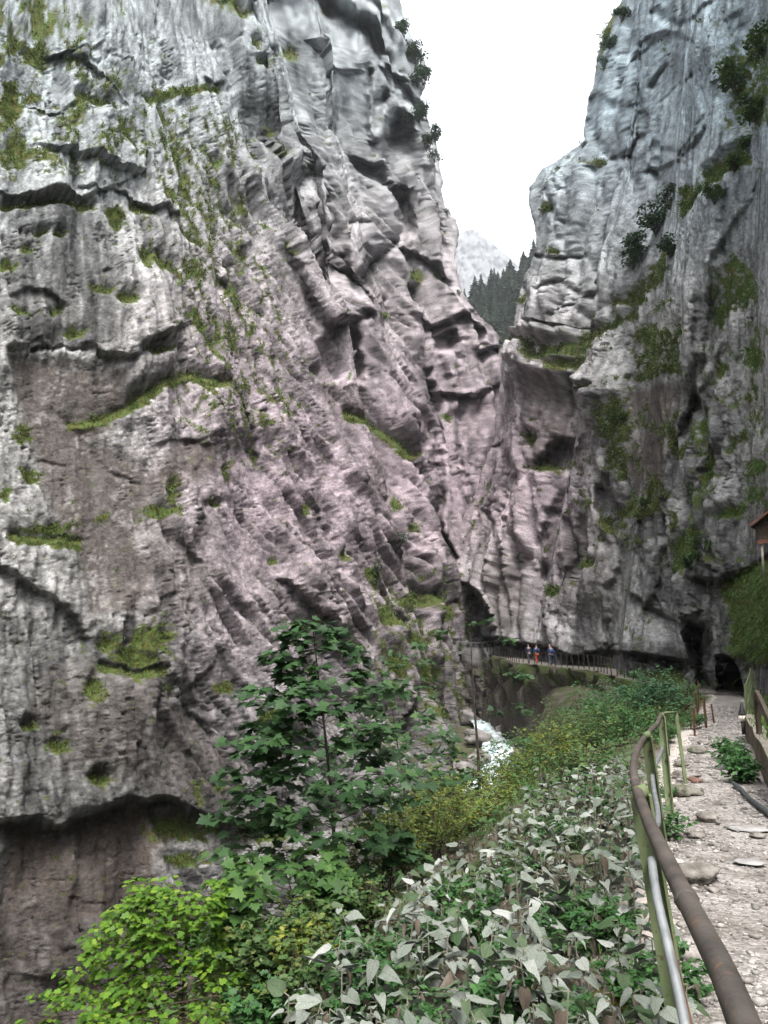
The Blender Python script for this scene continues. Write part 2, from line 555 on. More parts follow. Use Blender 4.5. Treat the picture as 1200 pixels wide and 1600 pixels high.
def cliff(name, P, N, px, py, dep, ret, rel, ang, flip, tint_fn, mat, rough_mul=1.0, grass_noise=None, far_boost=1.9, flute=1.0, fl_area=0.0):
    N, fade = N
    V = P - np.array([0, 0, ZC]); V /= np.linalg.norm(V, axis=-1, keepdims=True)
    s = dep / F_PX
    sd = rel.seed
    qx = ret                                 # texture runs along the face, round every corner
    # ---- broken rock: tilted blocks in three sizes, flutes, pitting
    wx = 7 * fbm2(qx * 0.02, py * 0.02, sd + 21, 2)
    wy = 7 * fbm2(qx * 0.02, py * 0.02, sd + 22, 2)
    sm = 1.0 - 0.8 * rel.smooth
    wts = [np.clip(1 - np.abs(ang - a_) / 13.0, 0, 1) for a_ in ANGS]
    wsum = sum(wts) + 1e-6
    face = np.abs(np.sum(N * V, -1)).astype(np.float32)
    d = np.zeros(px.shape, np.float32)
    for ai, a_ in enumerate(ANGS):
        w_ = wts[ai] / wsum
        use = w_ > 0.01
        if not use.any(): continue
        X_, Y_ = (qx + wx)[use], (py + wy)[use]
        ar = math.radians(a_); bx = X_ * math.cos(ar) - Y_ * math.sin(ar); ly = X_ * math.sin(ar) + Y_ * math.cos(ar)
        dd = np.zeros(bx.shape, np.float32); smu = sm[use]; fla = (fl_area[use] if not np.isscalar(fl_area) else fl_area); fcu = np.clip(face[use] * 1.7, 0.3, 1.0)
        for cx_, cy_, amp, tilt, steep, crk, sdd in ((150, 320, 16, 95, 75, 11, 31), (64, 165, 10, 46, 50, 11, 37), (27, 78, 5.0, 21, 26, 9, 41), (11.5, 27, 2.4, 9, 11, 5.0, 51)):
            h_, gap = slabs(bx / cx_, ly / cy_, sd + sdd + 3 * ai, amp, tilt, steep)
            h_ = np.maximum(h_, -2.2 * amp - 0.3 * tilt)
            m = np.clip(0.68 + 1.0 * perlin2(X_ / (cx_ * 2.5), Y_ / (cx_ * 2.5), sd + sdd + 5), 0.15, 1.2)
            m = m * (smu if cx_ < 100 else 0.5 + 0.5 * smu) * (fcu * (1 - (0.75 if cx_ < 20 else 0.5) * fla) if cx_ < 50 else 1.0)
            cm = np.clip(0.35 + 1.6 * perlin2(X_ / (cx_ * 0.9), Y_ / (cy_ * 0.9), sd + sdd + 8), 0, 1.3)
            dd += m * (h_ - crk * cm * np.exp(-gap / (0.10 * amp + 0.6)))
        fl = ridge2(bx / 36, ly / 260, sd + 61, 2, 0.4)
        flm = np.clip(0.55 + 1.3 * perlin2(X_ / 130, Y_ / 150, sd + 63), 0, 1.3)
        flm = np.clip(flm + 0.55 * fla, 0, 1.4)
        dd += 8.0 * flute * (1 + 0.9 * fla) * flm * smu * fl
        gr = np.abs(perlin2(bx / 38, ly / 300, sd + 64) + 0.12 * perlin2(bx / 24, ly / 70, sd + 65))
        dd -= 11.0 * flute * (1 + 0.5 * fla) * np.clip(flm, 0, 1.2) * (0.25 + 0.75 * smu) * np.exp(-(gr / 0.13) ** 2)
        ck = np.abs(perlin2(bx / 60 + 0.25 * perlin2(bx / 14, ly / 14, sd + 67), ly / 75 + 0.25 * perlin2(bx / 14, ly / 14, sd + 68), sd + 66))
        dd -= 11.0 * (0.35 + 0.65 * smu) * np.exp(-(ck / 0.028) ** 2) * np.clip(0.3 + 1.8 * perlin2(X_ / 70, Y_ / 70, sd + 69), 0, 1.2)
        d[use] += w_[use] * dd
    d += 12 * fbm2(qx / 150, py / 190, sd + 71, 2)
    rgh = np.clip(0.55 + 1.5 * perlin2(qx / 90, py / 110, sd + 77), 0.12, 1.3)
    d += 2.4 * rgh * sm * ridge2(qx / 16, py / 40, sd + 72, 4, 0.65)
    d += 1.9 * (0.3 + 0.7 * sm) * fbm2(qx / 5.0, py / 8.5, sd + 73, 2, 0.9)
    pit = fbm2(qx / 8, py / 11, sd + 74, 2)
    d -= 2.4 * sm * rgh * sstep(0.25, 0.5, pit)
    face = np.abs(np.sum(N * V, -1)).astype(np.float32)
    d *= np.clip(0.3 + 1.9 * face, 0.3, 1.0) * fade * rough_mul * (1 - 0.55 * np.clip(rel.grass, 0, 1))
    wN = (0.62 * np.clip(face * 2.0, 0.22, 1.0))[..., None]
    P = P + N * (d * s)[..., None] * wN - V * (blur(rel.d, 1) * (1.7 + far_boost * sstep(55, 80, dep)) * s)[..., None] - V * (d * s)[..., None] * (1 - wN)
    fpx, fpy, _ = project(P)
    for pts, vec in rel.pushes:
        q = sstep(-1, 1.5, poly_in(fpx.astype(np.float32), fpy.astype(np.float32), pts)) * (dep > 30)
        P = P + q[..., None] * np.asarray(vec, float)
    N2 = grid_normals(P, flip)
    upz = N2[..., 2]
    # ---- colour
    g = rel.grass.copy()
    if grass_noise is not None:
        g = np.maximum(g, grass_noise(px, py, upz))
    g = g + 0.95 * fbm2(qx / 15, py / 15, sd + 81, 4, 0.65) + 0.22 * (upz - 0.2)
    gm = sstep(0.42, 0.58, g) * sstep(-0.35, 0.0, upz + 0.25)
    n1 = fbm2(qx / 60, py / 80, sd + 82, 4)
    n2 = fbm2(qx / 9, py / 14, sd + 83, 4, 0.65)
    stv = dir_noise(qx + wx, py, 4.0, 11, 190, sd + 84, 3, False)
    n3 = fbm2(qx / 3.6, py / 4.4, sd + 88, 2, 0.8)
    w39 = np.clip(ang / 39.0, 0, 1)
    sdir = (1 - w39) * dir_noise(qx + wx, py + wy, 3, 13, 200, sd + 89, 3, False) + w39 * dir_noise(qx + wx, py + wy, 39, 13, 220, sd + 90, 3, False)
    light = 0.29 + 0.20 * n1 + 0.19 * n2 + 0.12 * n3 + 0.24 * sdir
    pale = sstep(0.05, 0.5, n2 + 0.6 * n1 + 0.15) * (1 - rel.smooth * 0.4)
    light = light * (1 - 0.0) + 0.13 * pale
    str_m = sstep(0.05, 0.4, stv + 0.5 * rel.stain - 0.1) * (0.42 + 0.58 * rel.stain)
    light = light * (1 - 0.55 * str_m)
    light = light * (1 - 0.38 * rel.stain)
    spk = sstep(0.28, 0.5, fbm2(qx / 6, py / 9, sd + 85, 3, 0.7)) * sstep(-0.1, 0.3, fbm2(qx / 70, py / 70, sd + 86, 2))
    light = light * (1 - 0.5 * spk)                # black lichen
    light = np.clip(light * 0.70, 0.022, 0.5)
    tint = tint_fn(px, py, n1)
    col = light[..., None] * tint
    br = np.clip(rel.brown + 0.25 * n1 * (rel.brown > 0.05), 0, 1)[..., None]
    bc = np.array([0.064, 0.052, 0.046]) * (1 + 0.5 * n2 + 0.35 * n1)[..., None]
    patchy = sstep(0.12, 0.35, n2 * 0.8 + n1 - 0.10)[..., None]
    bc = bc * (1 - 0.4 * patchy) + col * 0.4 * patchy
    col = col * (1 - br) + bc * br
    gn = fbm2(qx / 14, py / 14, sd + 87, 3)
    gcol = np.array([0.044, 0.066, 0.016]) * (1 + 0.7 * gn)[..., None] + np.array([0.030, 0.010, 0.003]) * np.clip(0.4 - 1.5 * gn, 0, 1)[..., None]
    col = col * (1 - gm[..., None]) + gcol * gm[..., None]
    col = np.clip(col, 0.012, 0.7)
    nv, nu = px.shape
    idx = np.arange(nv * nu).reshape(nv, nu)
    a, b, c, e = idx[:-1, :-1], idx[:-1, 1:], idx[1:, 1:], idx[1:, :-1]
    q = np.stack([a, b, c, e] if flip else [a, e, c, b], -1).reshape(-1, 4)
    me = mesh_np(name, P.reshape(-1, 3), q, smooth=False, attrs={'Col': col.reshape(-1, 3)})
    o = link(name, me, mat)
    setp(o, kind='structure')
    return o, P, N2, gm, s

rock_mat = attr_rock_mat('limestone', [(1.5, 0.7, 0.30), (5.0, 0.9, 0.12)], mscale=6.0)

# ================= left cliff
PYS_L = np.concatenate([np.linspace(1760, -70, 890), np.linspace(-80, -520, 40)])
LEFT_CURVE = [(-30, 17), (-21.5, 26.5), (-15.6, 33.2), (-9, 40.2), (-2.6, 48.4), (2.4, 55.2), (2.9, 60), (0.6, 67), (0.8, 76), (4.6, 86), (9.6, 92.5), (14.5, 99), (23, 106), (38, 112)]
def lean_left(Z, X, Y):
    far = np.clip((Y - 30) / 60, 0, 1)
    a = 0.24 + 0.04 * far
    up = np.maximum(Z - 2, 0)
    return a * up + 0.28 * np.minimum(Z - 2, 0) * (1 - 0.4 * far)
SIL_L = [(480, -520), (600, -90), (625, 0), (640, 45), (666, 105), (658, 150), (684, 230), (690, 265), (698, 320), (711, 350), (708, 405), (726, 455), (744, 490), (775, 525), (783, 545), (900, 560), (1300, 580), (1400, 1700)]
P, px, py, dep, ret, N0 = base_wall(LEFT_CURVE, 566, PYS_L, lean_left, SIL_L, 1, back=(-0.75, 0.66, -0.02))
rl = Relief(px, py, 100)
# --- overhangs, ledges, cracks and blocks read from the photograph
rl.over([(0, 315), (60, 318), (130, 316), (160, 302), (185, 305), (230, 332), (262, 352)], 9, 14, 0.7, 30)
rl.block([(130, 540), (150, 440), (205, 422), (235, 405), (262, 452), (286, 482), (283, 510), (250, 533), (216, 546), (192, 571), (150, 562)], 14, 12)
rl.crack([(232, 430), (228, 480), (208, 520), (204, 560)], 2.5, 9)
rl.over([(128, 548), (150, 563), (188, 574), (206, 562), (216, 547), (250, 536), (285, 511)], 12, 10, 0.2, 20)
rl.block([(312, 95), (325, 75), (345, 82), (352, 110), (344, 134), (318, 132), (310, 115)], 14, 10)
rl.block([(106, 215), (130, 193), (155, 200), (180, 225), (202, 252), (210, 270), (190, 292), (160, 304), (118, 300), (105, 250)], 11, 10)
rl.block([(30, 130), (45, 112), (75, 120), (110, 170), (85, 188), (40, 178)], 9, 8)
rl.block([(140, 130), (150, 108), (190, 120), (200, 160), (195, 192), (175, 170)], 8, 8)
rl.over([(82, 92), (100, 98), (115, 112), (138, 132)], 10, 18, 0.6)
rl.block([(68, 0), (70, 95), (110, 95), (140, 120), (140, 60), (120, 0)], 8, 10, 0.7)
rl.block([(0, 0), (40, 0), (42, 22), (20, 45), (0, 52)], 9, 8, 0.7)
rl.over([(0, 885), (40, 913), (80, 940), (118, 968), (128, 1000)], 16, 26, 0.6, 40)
rl.step([(0, 1288), (40, 1282), (75, 1297), (130, 1272), (180, 1252), (250, 1250), (300, 1268), (380, 1292)], 34, 5, 130)
rl.over([(0, 1288), (40, 1282), (75, 1297), (130, 1272), (180, 1252), (250, 1250)], 12, 22, 0.5, 30)
rl.over([(262, 1086), (248, 1098), (222, 1120), (212, 1165), (218, 1195), (180, 1235)], 10, 10, 0.3, 20)
rl.crack([(262, 1086), (300, 1118), (340, 1150), (372, 1172)], 3, 10)
rl.crack([(262, 1086), (258, 1040), (246, 1000), (232, 960)], 3, 8)
rl.crack([(300, 1118), (280, 1150), (270, 1185)], 2.5, 6)
rl.over([(355, 600), (370, 640), (396, 712)], 13, 12, 0.5)
rl.over([(392, 560), (402, 596), (430, 650)], 8, 10, 0.4)
rl.over([(438, 915), (470, 950), (515, 988)], 22, 9, 0.5)
rl.crack([(436, 780), (446, 850), (440, 915)], 4, 9)
rl.crack([(330, 250), (380, 330), (400, 420), (404, 520)], 6, 8)
rl.crack([(410, 222), (450, 262), (488, 302)], 8, 11)
rl.cave([(480, 303), (498, 305), (500, 322), (484, 320)], 20, 4)
rl.crack([(498, 320), (505, 345), (518, 375)], 7, 12)
rl.cave([(335, 436), (352, 440), (354, 456), (340, 458)], 16, 4)
rl.cave([(375, 388), (388, 378), (392, 402), (380, 412)], 12, 4)
rl.cave([(480, 590), (492, 535), (503, 512), (536, 506), (550, 535), (562, 575), (558, 600), (500, 602)], 34, 10)
rl.over([(496, 600), (520, 606), (560, 601)], -8, 20, 0.2)
rl.over([(440, 400), (470, 470), (500, 512), (540, 505)], 12, 14, 1.0, 60)
rl.cave([(588, 250), (600, 192), (620, 172), (642, 192), (650, 250), (640, 305), (642, 350), (618, 392), (604, 335), (590, 282)], 34, 12)
rl.cave([(575, 165), (592, 150), (600, 165), (588, 180)], 18, 5)
rl.block([(497, 75), (510, 50), (558, 85), (560, 112), (544, 132), (502, 124)], 20, 12, 0.7)
rl.over([(515, 30), (545, 50), (575, 62), (594, 90)], 34, 20, 0.7, 30)
rl.over([(560, 85), (575, 92), (582, 120)], 15, 12, 0.4)
rl.cave([(470, 0), (500, 0), (508, 30), (500, 48), (484, 40)], 22, 8)
rl.block([(575, 210), (610, 150), (612, 190), (610, 212), (580, 228)], 12, 6, 0.7)
rl.over([(576, 228), (612, 212)], 14, 14, 0.2)
rl.block([(545, 350), (578, 362), (582, 385), (572, 412), (553, 448), (541, 424), (538, 385)], 17, 9, 0.6)
rl.over([(520, 420), (541, 432), (553, 449), (574, 412), (590, 395), (600, 380)], 24, 14, 0.2)
rl.cave([(520, 400), (538, 395), (540, 430), (528, 442)], 14, 5)
rl.cave([(545, 495), (562, 492), (572, 508), (548, 512)], 14, 4)
rl.cave([(678, 528), (698, 520), (706, 545), (692, 562), (680, 552)], 22, 5)
rl.crack([(668, 580), (666, 640), (660, 700)], 4, 14)
rl.crack([(672, 600), (678, 700), (680, 790), (676, 860)], 4, 24)
rl.cave([(672, 838), (690, 838), (706, 880), (700, 902), (680, 884)], 26, 6)
rl.cave([(455, 0), (512, 0), (512, 40), (498, 56), (480, 44)], 24, 8)
rl.over([(560, 20), (590, 30), (612, 70)], 16, 16, 0.6)
rl.over([(600, 120), (625, 130), (650, 160)], 14, 18, 0.5)
rl.crack([(560, 130), (565, 190), (575, 240), (570, 300)], 4, 16)
rl.crack([(610, 20), (605, 80), (620, 130)], 4, 12)
rl.over([(565, 250), (590, 262), (600, 290)], 18, 22, 0.6)
rl.cave([(600, 300), (626, 300), (640, 340), (632, 385), (612, 370)], 22, 8)
rl.over([(620, 395), (650, 410), (690, 440)], 10, 14, 0.5)
rl.crack([(650, 280), (662, 340), (690, 400)], 4, 12)
rl.crack([(655, 160), (660, 220), (672, 280)], 4, 12)
rl.crack([(640, 450), (655, 500), (690, 600)], 4, 14)
rl.crack([(700, 560), (715, 620), (712, 720), (725, 800)], 3.5, 12)
rl.over([(655, 500), (680, 510), (720, 500), (745, 520)], 12, 16, 0.5)
rl.over([(690, 620), (730, 630), (760, 610)], 10, 14, 0.4)
rl.crack([(735, 490), (745, 540), (770, 560)], 3, 10)
rl.crack([(700, 470), (720, 530), (712, 570)], 3, 9)
rl.over([(745, 555), (765, 548), (785, 540)], 14, 14, 0.5)
rl.crack([(520, 690), (545, 720), (590, 790), (605, 778)], 2.5, 7)
rl.crack([(540, 715), (530, 740)], 2.5, 6)
rl.crack([(282, 700), (330, 690), (300, 740), (270, 780)], 2, 5)
rl.crack([(350, 640), (345, 700), (352, 780), (345, 840)], 2.2, 6)
rl.crack([(300, 790), (330, 810), (350, 830)], 2.2, 6)
rl.crack([(80, 640), (120, 680), (160, 735), (215, 760)], 2.2, 5)
rl.crack([(40, 745), (60, 720), (100, 730)], 2.2, 5)
rl.over([(240, 700), (280, 690), (310, 705)], 5, 10, 0.5)
rl.over([(240, 820), (262, 850), (300, 880), (320, 905)], 7, 14, 0.5)
rl.crack([(0, 560), (60, 552), (130, 556)], 3, 8)
rl.over([(10, 470), (40, 455), (90, 480)], 7, 16, 0.5)
for a_, b_ in (((250, 170), (270, 250)), ((285, 215), (300, 330)), ((340, 190), (360, 330)), ((420, 560), (445, 700)), ((450, 620), (470, 760)), ((470, 690), (500, 850)), ((545, 800), (590, 960)), ((500, 830), (560, 1010)), ((590, 880), (650, 1060)), ((610, 940), (690, 1130)), ((560, 990), (620, 1130)), ((640, 880), (700, 1040))):
    mx_ = ((a_[0] + b_[0]) / 2 + 3, (a_[1] + b_[1]) / 2)
    rl.crack([a_, mx_, b_], 3.2, 9)
# --- shelves with grass
rl.shelf([(110, 668), (150, 662), (190, 645), (225, 618), (250, 600), (290, 592), (332, 604)], 10, 18, 1.0, 9)
rl.shelf([(535, 650), (565, 662), (600, 682), (640, 716)], 8, 12, 1.0, 7)
rl.shelf([(15, 840), (65, 846), (118, 852)], 8, 12, 1.0, 10)
rl.shelf([(0, 330), (70, 328), (135, 326)], 5, 8, 0.9, 7)
rl.shelf([(150, 1045), (200, 1058), (245, 1050)], 5, 20, 0.8, 12)
for a in [(60, 40, 18, 48), (50, 95, 25, 16), (10, 170, 18, 36), (20, 240, 17, 34), (14, 70, 12, 28), (140, 172, 32, 12, 20), (190, 215, 30, 9, 55), (118, 160, 14, 8),
          (255, 150, 26, 9), (290, 145, 26, 8), (325, 143, 22, 6), (228, 160, 13, 10), (250, 185, 8, 22, -35), (275, 245, 6, 26, -25), (290, 300, 5, 26, -22), (175, 348, 12, 20, -20), (215, 332, 18, 8, 30),
          (285, 376, 20, 6, 35), (220, 410, 12, 17), (245, 418, 10, 22, -35), (155, 460, 17, 8), (190, 472, 20, 12), (22, 497, 19, 9), (110, 525, 17, 10), (75, 496, 6, 8), (88, 490, 6, 8), (36, 396, 10, 9), (8, 420, 14, 10), (58, 372, 12, 5), (85, 378, 8, 8),
          (300, 512, 8, 30, -30), (318, 540, 6, 22, -25), (235, 556, 26, 9, -8), (290, 592, 38, 7), (215, 626, 34, 12, -28), (135, 665, 24, 7, -8), (325, 602, 28, 9), (33, 680, 16, 15), (42, 745, 18, 11, 25), (5, 775, 8, 12),
          (65, 832, 46, 14), (98, 845, 20, 14), (160, 810, 9, 7), (245, 802, 27, 13), (260, 774, 8, 24), (325, 792, 11, 7), (345, 738, 6, 16), (421, 880, 7, 6), (205, 1030, 44, 22), (230, 1000, 26, 26), (160, 1010, 14, 18),
          (133, 1080, 15, 20), (35, 1135, 18, 9), (80, 1168, 15, 12), (137, 1220, 17, 16), (280, 1298, 56, 17), (258, 1290, 26, 14), (290, 1345, 34, 12), (345, 1075, 17, 10), (255, 1075, 9, 7), (305, 1238, 7, 18), (340, 1225, 9, 10),
          (425, 1120, 24, 13), (410, 1300, 44, 18), (470, 978, 20, 9), (365, 30, 20, 9, 40), (340, 10, 22, 7, 30), (400, 110, 16, 8), (415, 95, 12, 6), (445, 90, 10, 14, -30), (385, 80, 8, 12), (420, 205, 4, 12, -35), (430, 250, 5, 10, -35),
          (355, 250, 5, 16, -15), (440, 395, 5, 20, -35), (598, 494, 7, 6), (470, 800, 7, 12), (530, 870, 6, 12), (645, 440, 9, 14), (680, 440, 12, 6, 30), (696, 655, 10, 6), (640, 830, 12, 8), (615, 790, 8, 10), (545, 658, 16, 8), (650, 940, 22, 14), (600, 965, 20, 18, -30), (640, 1000, 16, 26, -30), (610, 1040, 14, 30, -30), (665, 1050, 16, 16), (580, 900, 12, 18, -25), (690, 960, 8, 16)]:
    rl.patch(*a)
# --- smooth brown and streaked faces
rl.area('brown', [(0, 562), (110, 572), (185, 590), (200, 640), (150, 690), (225, 740), (280, 690), (320, 700), (330, 740), (270, 780), (225, 780), (215, 850), (232, 905), (205, 965), (135, 965), (120, 880), (70, 800), (45, 700), (22, 640), (10, 600)], 0.85, 14)
rl.area('smooth', [(0, 562), (110, 572), (185, 590), (200, 640), (150, 690), (225, 740), (225, 780), (215, 850), (232, 905), (135, 965), (120, 880), (70, 800), (45, 700), (22, 640)], 0.85, 14)
rl.area('stain', [(0, 330), (140, 330), (170, 400), (180, 540), (60, 560), (0, 540)], 0.9, 14)
rl.area('smooth', [(40, 330), (130, 330), (170, 400), (130, 540), (40, 470)], 0.6, 14)
rl.area('brown', [(0, 1290), (80, 1300), (180, 1262), (300, 1275), (240, 1330), (230, 1420), (120, 1440), (0, 1440)], 1.0, 10)
rl.area('smooth', [(0, 1290), (180, 1262), (300, 1275), (240, 1420), (0, 1460)], 0.45, 10)
rl.area('brown', [(0, 1480), (130, 1530), (200, 1680), (0, 1680)], 0.6, 20)
rl.area('stain', [(-200, 1425), (400, 1400), (500, 1790), (-200, 1790)], 1.0, 14)
rl.area('brown', [(-200, 1425), (300, 1420), (400, 1790), (-200, 1790)], 0.6, 20)
rl.area('brown', [(60, 1050), (150, 1040), (250, 1080), (215, 1160), (205, 1230), (90, 1200), (40, 1120)], 0.45, 20)
rl.area('stain', [(0, 960), (250, 1000), (380, 1180), (380, 1290), (0, 1290)], 0.75, 30)
rl.area('brown', [(220, 1120), (270, 1100), (380, 1190), (380, 1280), (220, 1240)], 0.35, 15)
rl.area('stain', [(370, 150), (430, 140), (450, 230), (420, 260), (380, 230)], 0.8, 12)
rl.area('brown', [(190, 860), (250, 800), (330, 900), (280, 980), (200, 960)], 0.4, 20)
rl.area('smooth', [(300, 700), (420, 690), (440, 900), (370, 930), (300, 870)], 0.7, 20)
rl.area('smooth', [(380, 330), (500, 420), (500, 600), (430, 600), (390, 500)], 0.45, 20)
rl.area('smooth', [(480, 600), (560, 600), (640, 720), (600, 830), (540, 720)], 0.75, 12)
rl.area('smooth', [(530, 520), (600, 500), (640, 650), (570, 640)], 0.6, 12)
rl.area('smooth', [(685, 650), (760, 640), (740, 800), (700, 860)], 0.65, 10)
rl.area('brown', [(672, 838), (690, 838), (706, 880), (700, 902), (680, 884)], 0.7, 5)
rl.area('brown', [(480, 600), (560, 610), (580, 650), (520, 660)], 0.35, 10)
rl.area('brown', [(560, 690), (600, 700), (590, 790), (570, 740)], 0.45, 10)

angL = (36 * sstep(230, 400, px + 0.12 * (py - 500)) * sstep(120, 330, py) * sstep(700, 620, px)
        + 10 * sstep(800, 1000, py) * sstep(420, 560, px))
def tint_left(x, y, n1):
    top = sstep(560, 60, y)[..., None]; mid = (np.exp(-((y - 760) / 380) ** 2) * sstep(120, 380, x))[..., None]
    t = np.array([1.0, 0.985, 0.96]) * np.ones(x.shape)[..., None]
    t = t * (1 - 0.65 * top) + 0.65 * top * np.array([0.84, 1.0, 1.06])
    t = t * (1 - 0.95 * mid) + 0.95 * mid * np.array([1.09, 0.89, 0.975])  # mauve camera cast of the lower gorge put into the rock colour
    return t * ((1 + 0.16 * sstep(330, 120, x) * sstep(1000, 500, y)) * (1 - 0.25 * sstep(930, 1150, y)) * 0.84)[..., None]
def grass_left(x, y, up):
    a = dir_noise(x, y, 24, 9, 60, 777, 2, False)
    reg = np.exp(-((x - 345 - 0.17 * (y - 480)) / 95) ** 2) * sstep(130, 240, y) * sstep(800, 640, y)
    low = sstep(540, 600, x) * sstep(860, 940, y) * sstep(1250, 1150, y)
    tl = sstep(330, 60, x) * sstep(340, 240, y)
    big = fbm2(x / 45, y / 60, 778, 3)
    return 0.80 * reg * (0.45 + 1.5 * a) + 0.65 * low * (0.5 + 1.3 * a) + 0.78 * tl * (0.38 + 1.6 * big) + 0.05
flaL = (sstep(200, 360, px + 0.1 * (py - 500)) * sstep(100, 260, py) * sstep(720, 640, px)).astype(np.float32)
left_wall, PL, NL, GL, SL = cliff('cliff_left', P, N0, px, py, dep, ret, rl, angL, False, tint_left, rock_mat, 1.0, grass_left, fl_area=flaL)

# ================= right cliff
PYS_R = np.concatenate([np.linspace(1200, -70, 680), np.linspace(-80, -420, 30)])
RIGHT_CURVE = [(9.5, 11), (11.6, 18), (13.6, 25), (15.6, 32), (17.2, 38.2), (16.9, 43), (16.0, 51.5), (17.2, 59), (16.7, 65), (14.3, 73), (15.0, 82), (13.0, 89), (9.0, 95), (5.5, 99), (2, 108)]
def lean_right(Z, X, Y):
    far = np.clip((Y - 35) / 50, 0, 1)
    a = 0.10 + 0.17 * far
    up = np.maximum(Z - 2, 0)
    return a * up - 0.10 * np.maximum(2 - Z, 0)
SIL_R = [(1080, -420), (985, -90), (975, 0), (955, 45), (930, 105), (918, 165), (912, 222), (880, 245), (848, 268), (832, 292), (830, 340), (834, 390), (822, 440), (806, 500), (790, 545), (782, 600), (772, 680), (745, 760), (722, 830), (700, 892), (702, 940), (706, 1010), (712, 1240)]
P, px, py, dep, ret, N0 = base_wall(RIGHT_CURVE, 420, PYS_R, lean_right, SIL_R, -1, back=(0.62, 0.78, 0.0), normal_side=-1)
rr = Relief(px, py, 300)
# --- grass ramps
def gpoly(r, pts, amt=1.0, soft=8):
    r.area('grass', pts, amt, soft)
gpoly(rr, [(838, 540), (890, 545), (930, 522), (975, 492), (1010, 465), (1005, 498), (965, 522), (935, 552), (905, 592), (868, 580)], 0.7, 12)
gpoly(rr, [(1000, 532), (1060, 500), (1076, 520), (1062, 588), (1010, 602), (984, 590)], 0.55, 14)
gpoly(rr, [(945, 642), (985, 612), (992, 660), (986, 702), (955, 692), (938, 672)], 0.75, 12)
gpoly(rr, [(950, 690), (985, 690), (990, 740), (970, 760)], 0.7)
gpoly(rr, [(1110, 500), (1122, 455), (1140, 410), (1165, 396), (1180, 420), (1192, 450), (1180, 480), (1150, 490), (1135, 520)], 0.72, 14)
gpoly(rr, [(1060, 852), (1090, 820), (1112, 830), (1100, 884), (1064, 904)], 0.8)
gpoly(rr, [(985, 805), (1032, 760), (1022, 800), (1000, 815)], 0.8)
gpoly(rr, [(1060, 320), (1105, 285), (1112, 300), (1070, 345)], 0.9)
gpoly(rr, [(1110, 270), (1170, 220), (1180, 250), (1120, 300)], 0.9)
gpoly(rr, [(1130, 90), (1200, 40), (1230, 200), (1150, 200)], 0.55, 20)
gpoly(rr, [(720, 850), (760, 740), (770, 760), (748, 830), (728, 862)], 0.35)
gpoly(rr, [(960, 480), (1010, 440), (1040, 390), (1050, 420), (1010, 480)], 0.75)
gpoly(rr, [(1085, 690), (1100, 620), (1115, 640), (1100, 720)], 0.6)
gpoly(rr, [(820, 1040), (960, 1050), (1060, 1050), (1060, 1085), (900, 1075), (820, 1065)], 0.75)
gpoly(rr, [(1140, 690), (1165, 670), (1170, 690), (1150, 705)], 0.8)
gpoly(rr, [(950, 10), (975, 0), (960, 60), (935, 110)], 0.8)
for a in [(860, 330, 12, 6), (830, 545, 14, 6), (940, 610, 8, 5), (870, 395, 10, 5), (1130, 580, 8, 14), (925, 880, 14, 10), (868, 925, 10, 8), (1115, 735, 7, 30, 12), (1180, 560, 14, 20), (1185, 730, 14, 12), (1060, 690, 7, 20), (905, 575, 26, 10, -20), (1150, 800, 22, 9, -20), (860, 735, 22, 6), (845, 690, 10, 10), (935, 255, 14, 6), (1010, 520, 18, 9, -30), (1075, 300, 12, 8), (820, 470, 8, 6)]:
    rr.patch(*a)
# --- recesses
rr.cave([(698, 912), (712, 902), (732, 908), (752, 928), (770, 962), (776, 1002), (716, 1004), (706, 960)], 46, 9)
rr.cave([(880, 682), (896, 690), (912, 718), (902, 746), (862, 734), (846, 736), (866, 715)], 30, 9)
rr.cave([(925, 622), (946, 600), (938, 650), (924, 664)], 24, 6)
rr.cave([(935, 752), (952, 760), (986, 802), (976, 836), (956, 832), (940, 800)], 18, 8)
rr.cave([(1063, 990), (1078, 972), (1104, 966), (1114, 1000), (1122, 1040), (1120, 1094), (1092, 1090), (1084, 1040)], 78, 12)
for gully, dpt in (([(905, 585), (928, 596), (918, 660), (908, 738), (886, 732), (896, 660)], 20), ([(958, 735), (978, 765), (992, 805), (984, 842), (960, 846), (944, 800), (940, 760)], 18),
                   ([(1097, 555), (1122, 560), (1098, 640), (1068, 720), (1042, 850), (1022, 842), (1046, 720), (1074, 630)], 18), ([(1108, 690), (1148, 698), (1128, 760), (1094, 822), (1078, 795), (1096, 740)], 18),
                   ([(1000, 850), (1016, 860), (1010, 930), (1000, 985), (986, 980), (992, 910)], 14), ([(905, 800), (918, 812), (908, 880), (890, 960), (876, 955), (888, 880)], 14), ([(800, 740), (822, 750), (834, 820), (846, 900), (828, 905), (812, 830)], 12),
                   ([(1160, 600), (1178, 612), (1172, 690), (1160, 760), (1148, 750), (1156, 680)], 14), ([(780, 880), (800, 890), (812, 960), (800, 985), (786, 950)], 12)):
    rr.cave(gully, dpt, 12)
rr.cave([(1050, 860), (1058, 880), (1050, 900), (1040, 890)], 14, 5)
rr.cave([(945, 968), (958, 972), (955, 992), (944, 996)], 14, 5)
rr.cave([(850, 880), (866, 890), (862, 915), (850, 905)], 12, 5)
rr.cave([(1105, 700), (1130, 690), (1140, 720), (1120, 740)], 16, 6)
rr.over([(1112, 905), (1140, 905), (1170, 890), (1205, 862)], 26, 24, 0.5, 40)
rr.over([(1000, 935), (1030, 960), (1065, 975), (1100, 962)], 16, 22, 0.6, 40)
bul = [(1139, 1035), (1150, 985), (1136, 925), (1152, 895), (1200, 872), (1260, 900), (1260, 1045), (1180, 1042)]
rr.block(bul, 34, 40, 0.3)
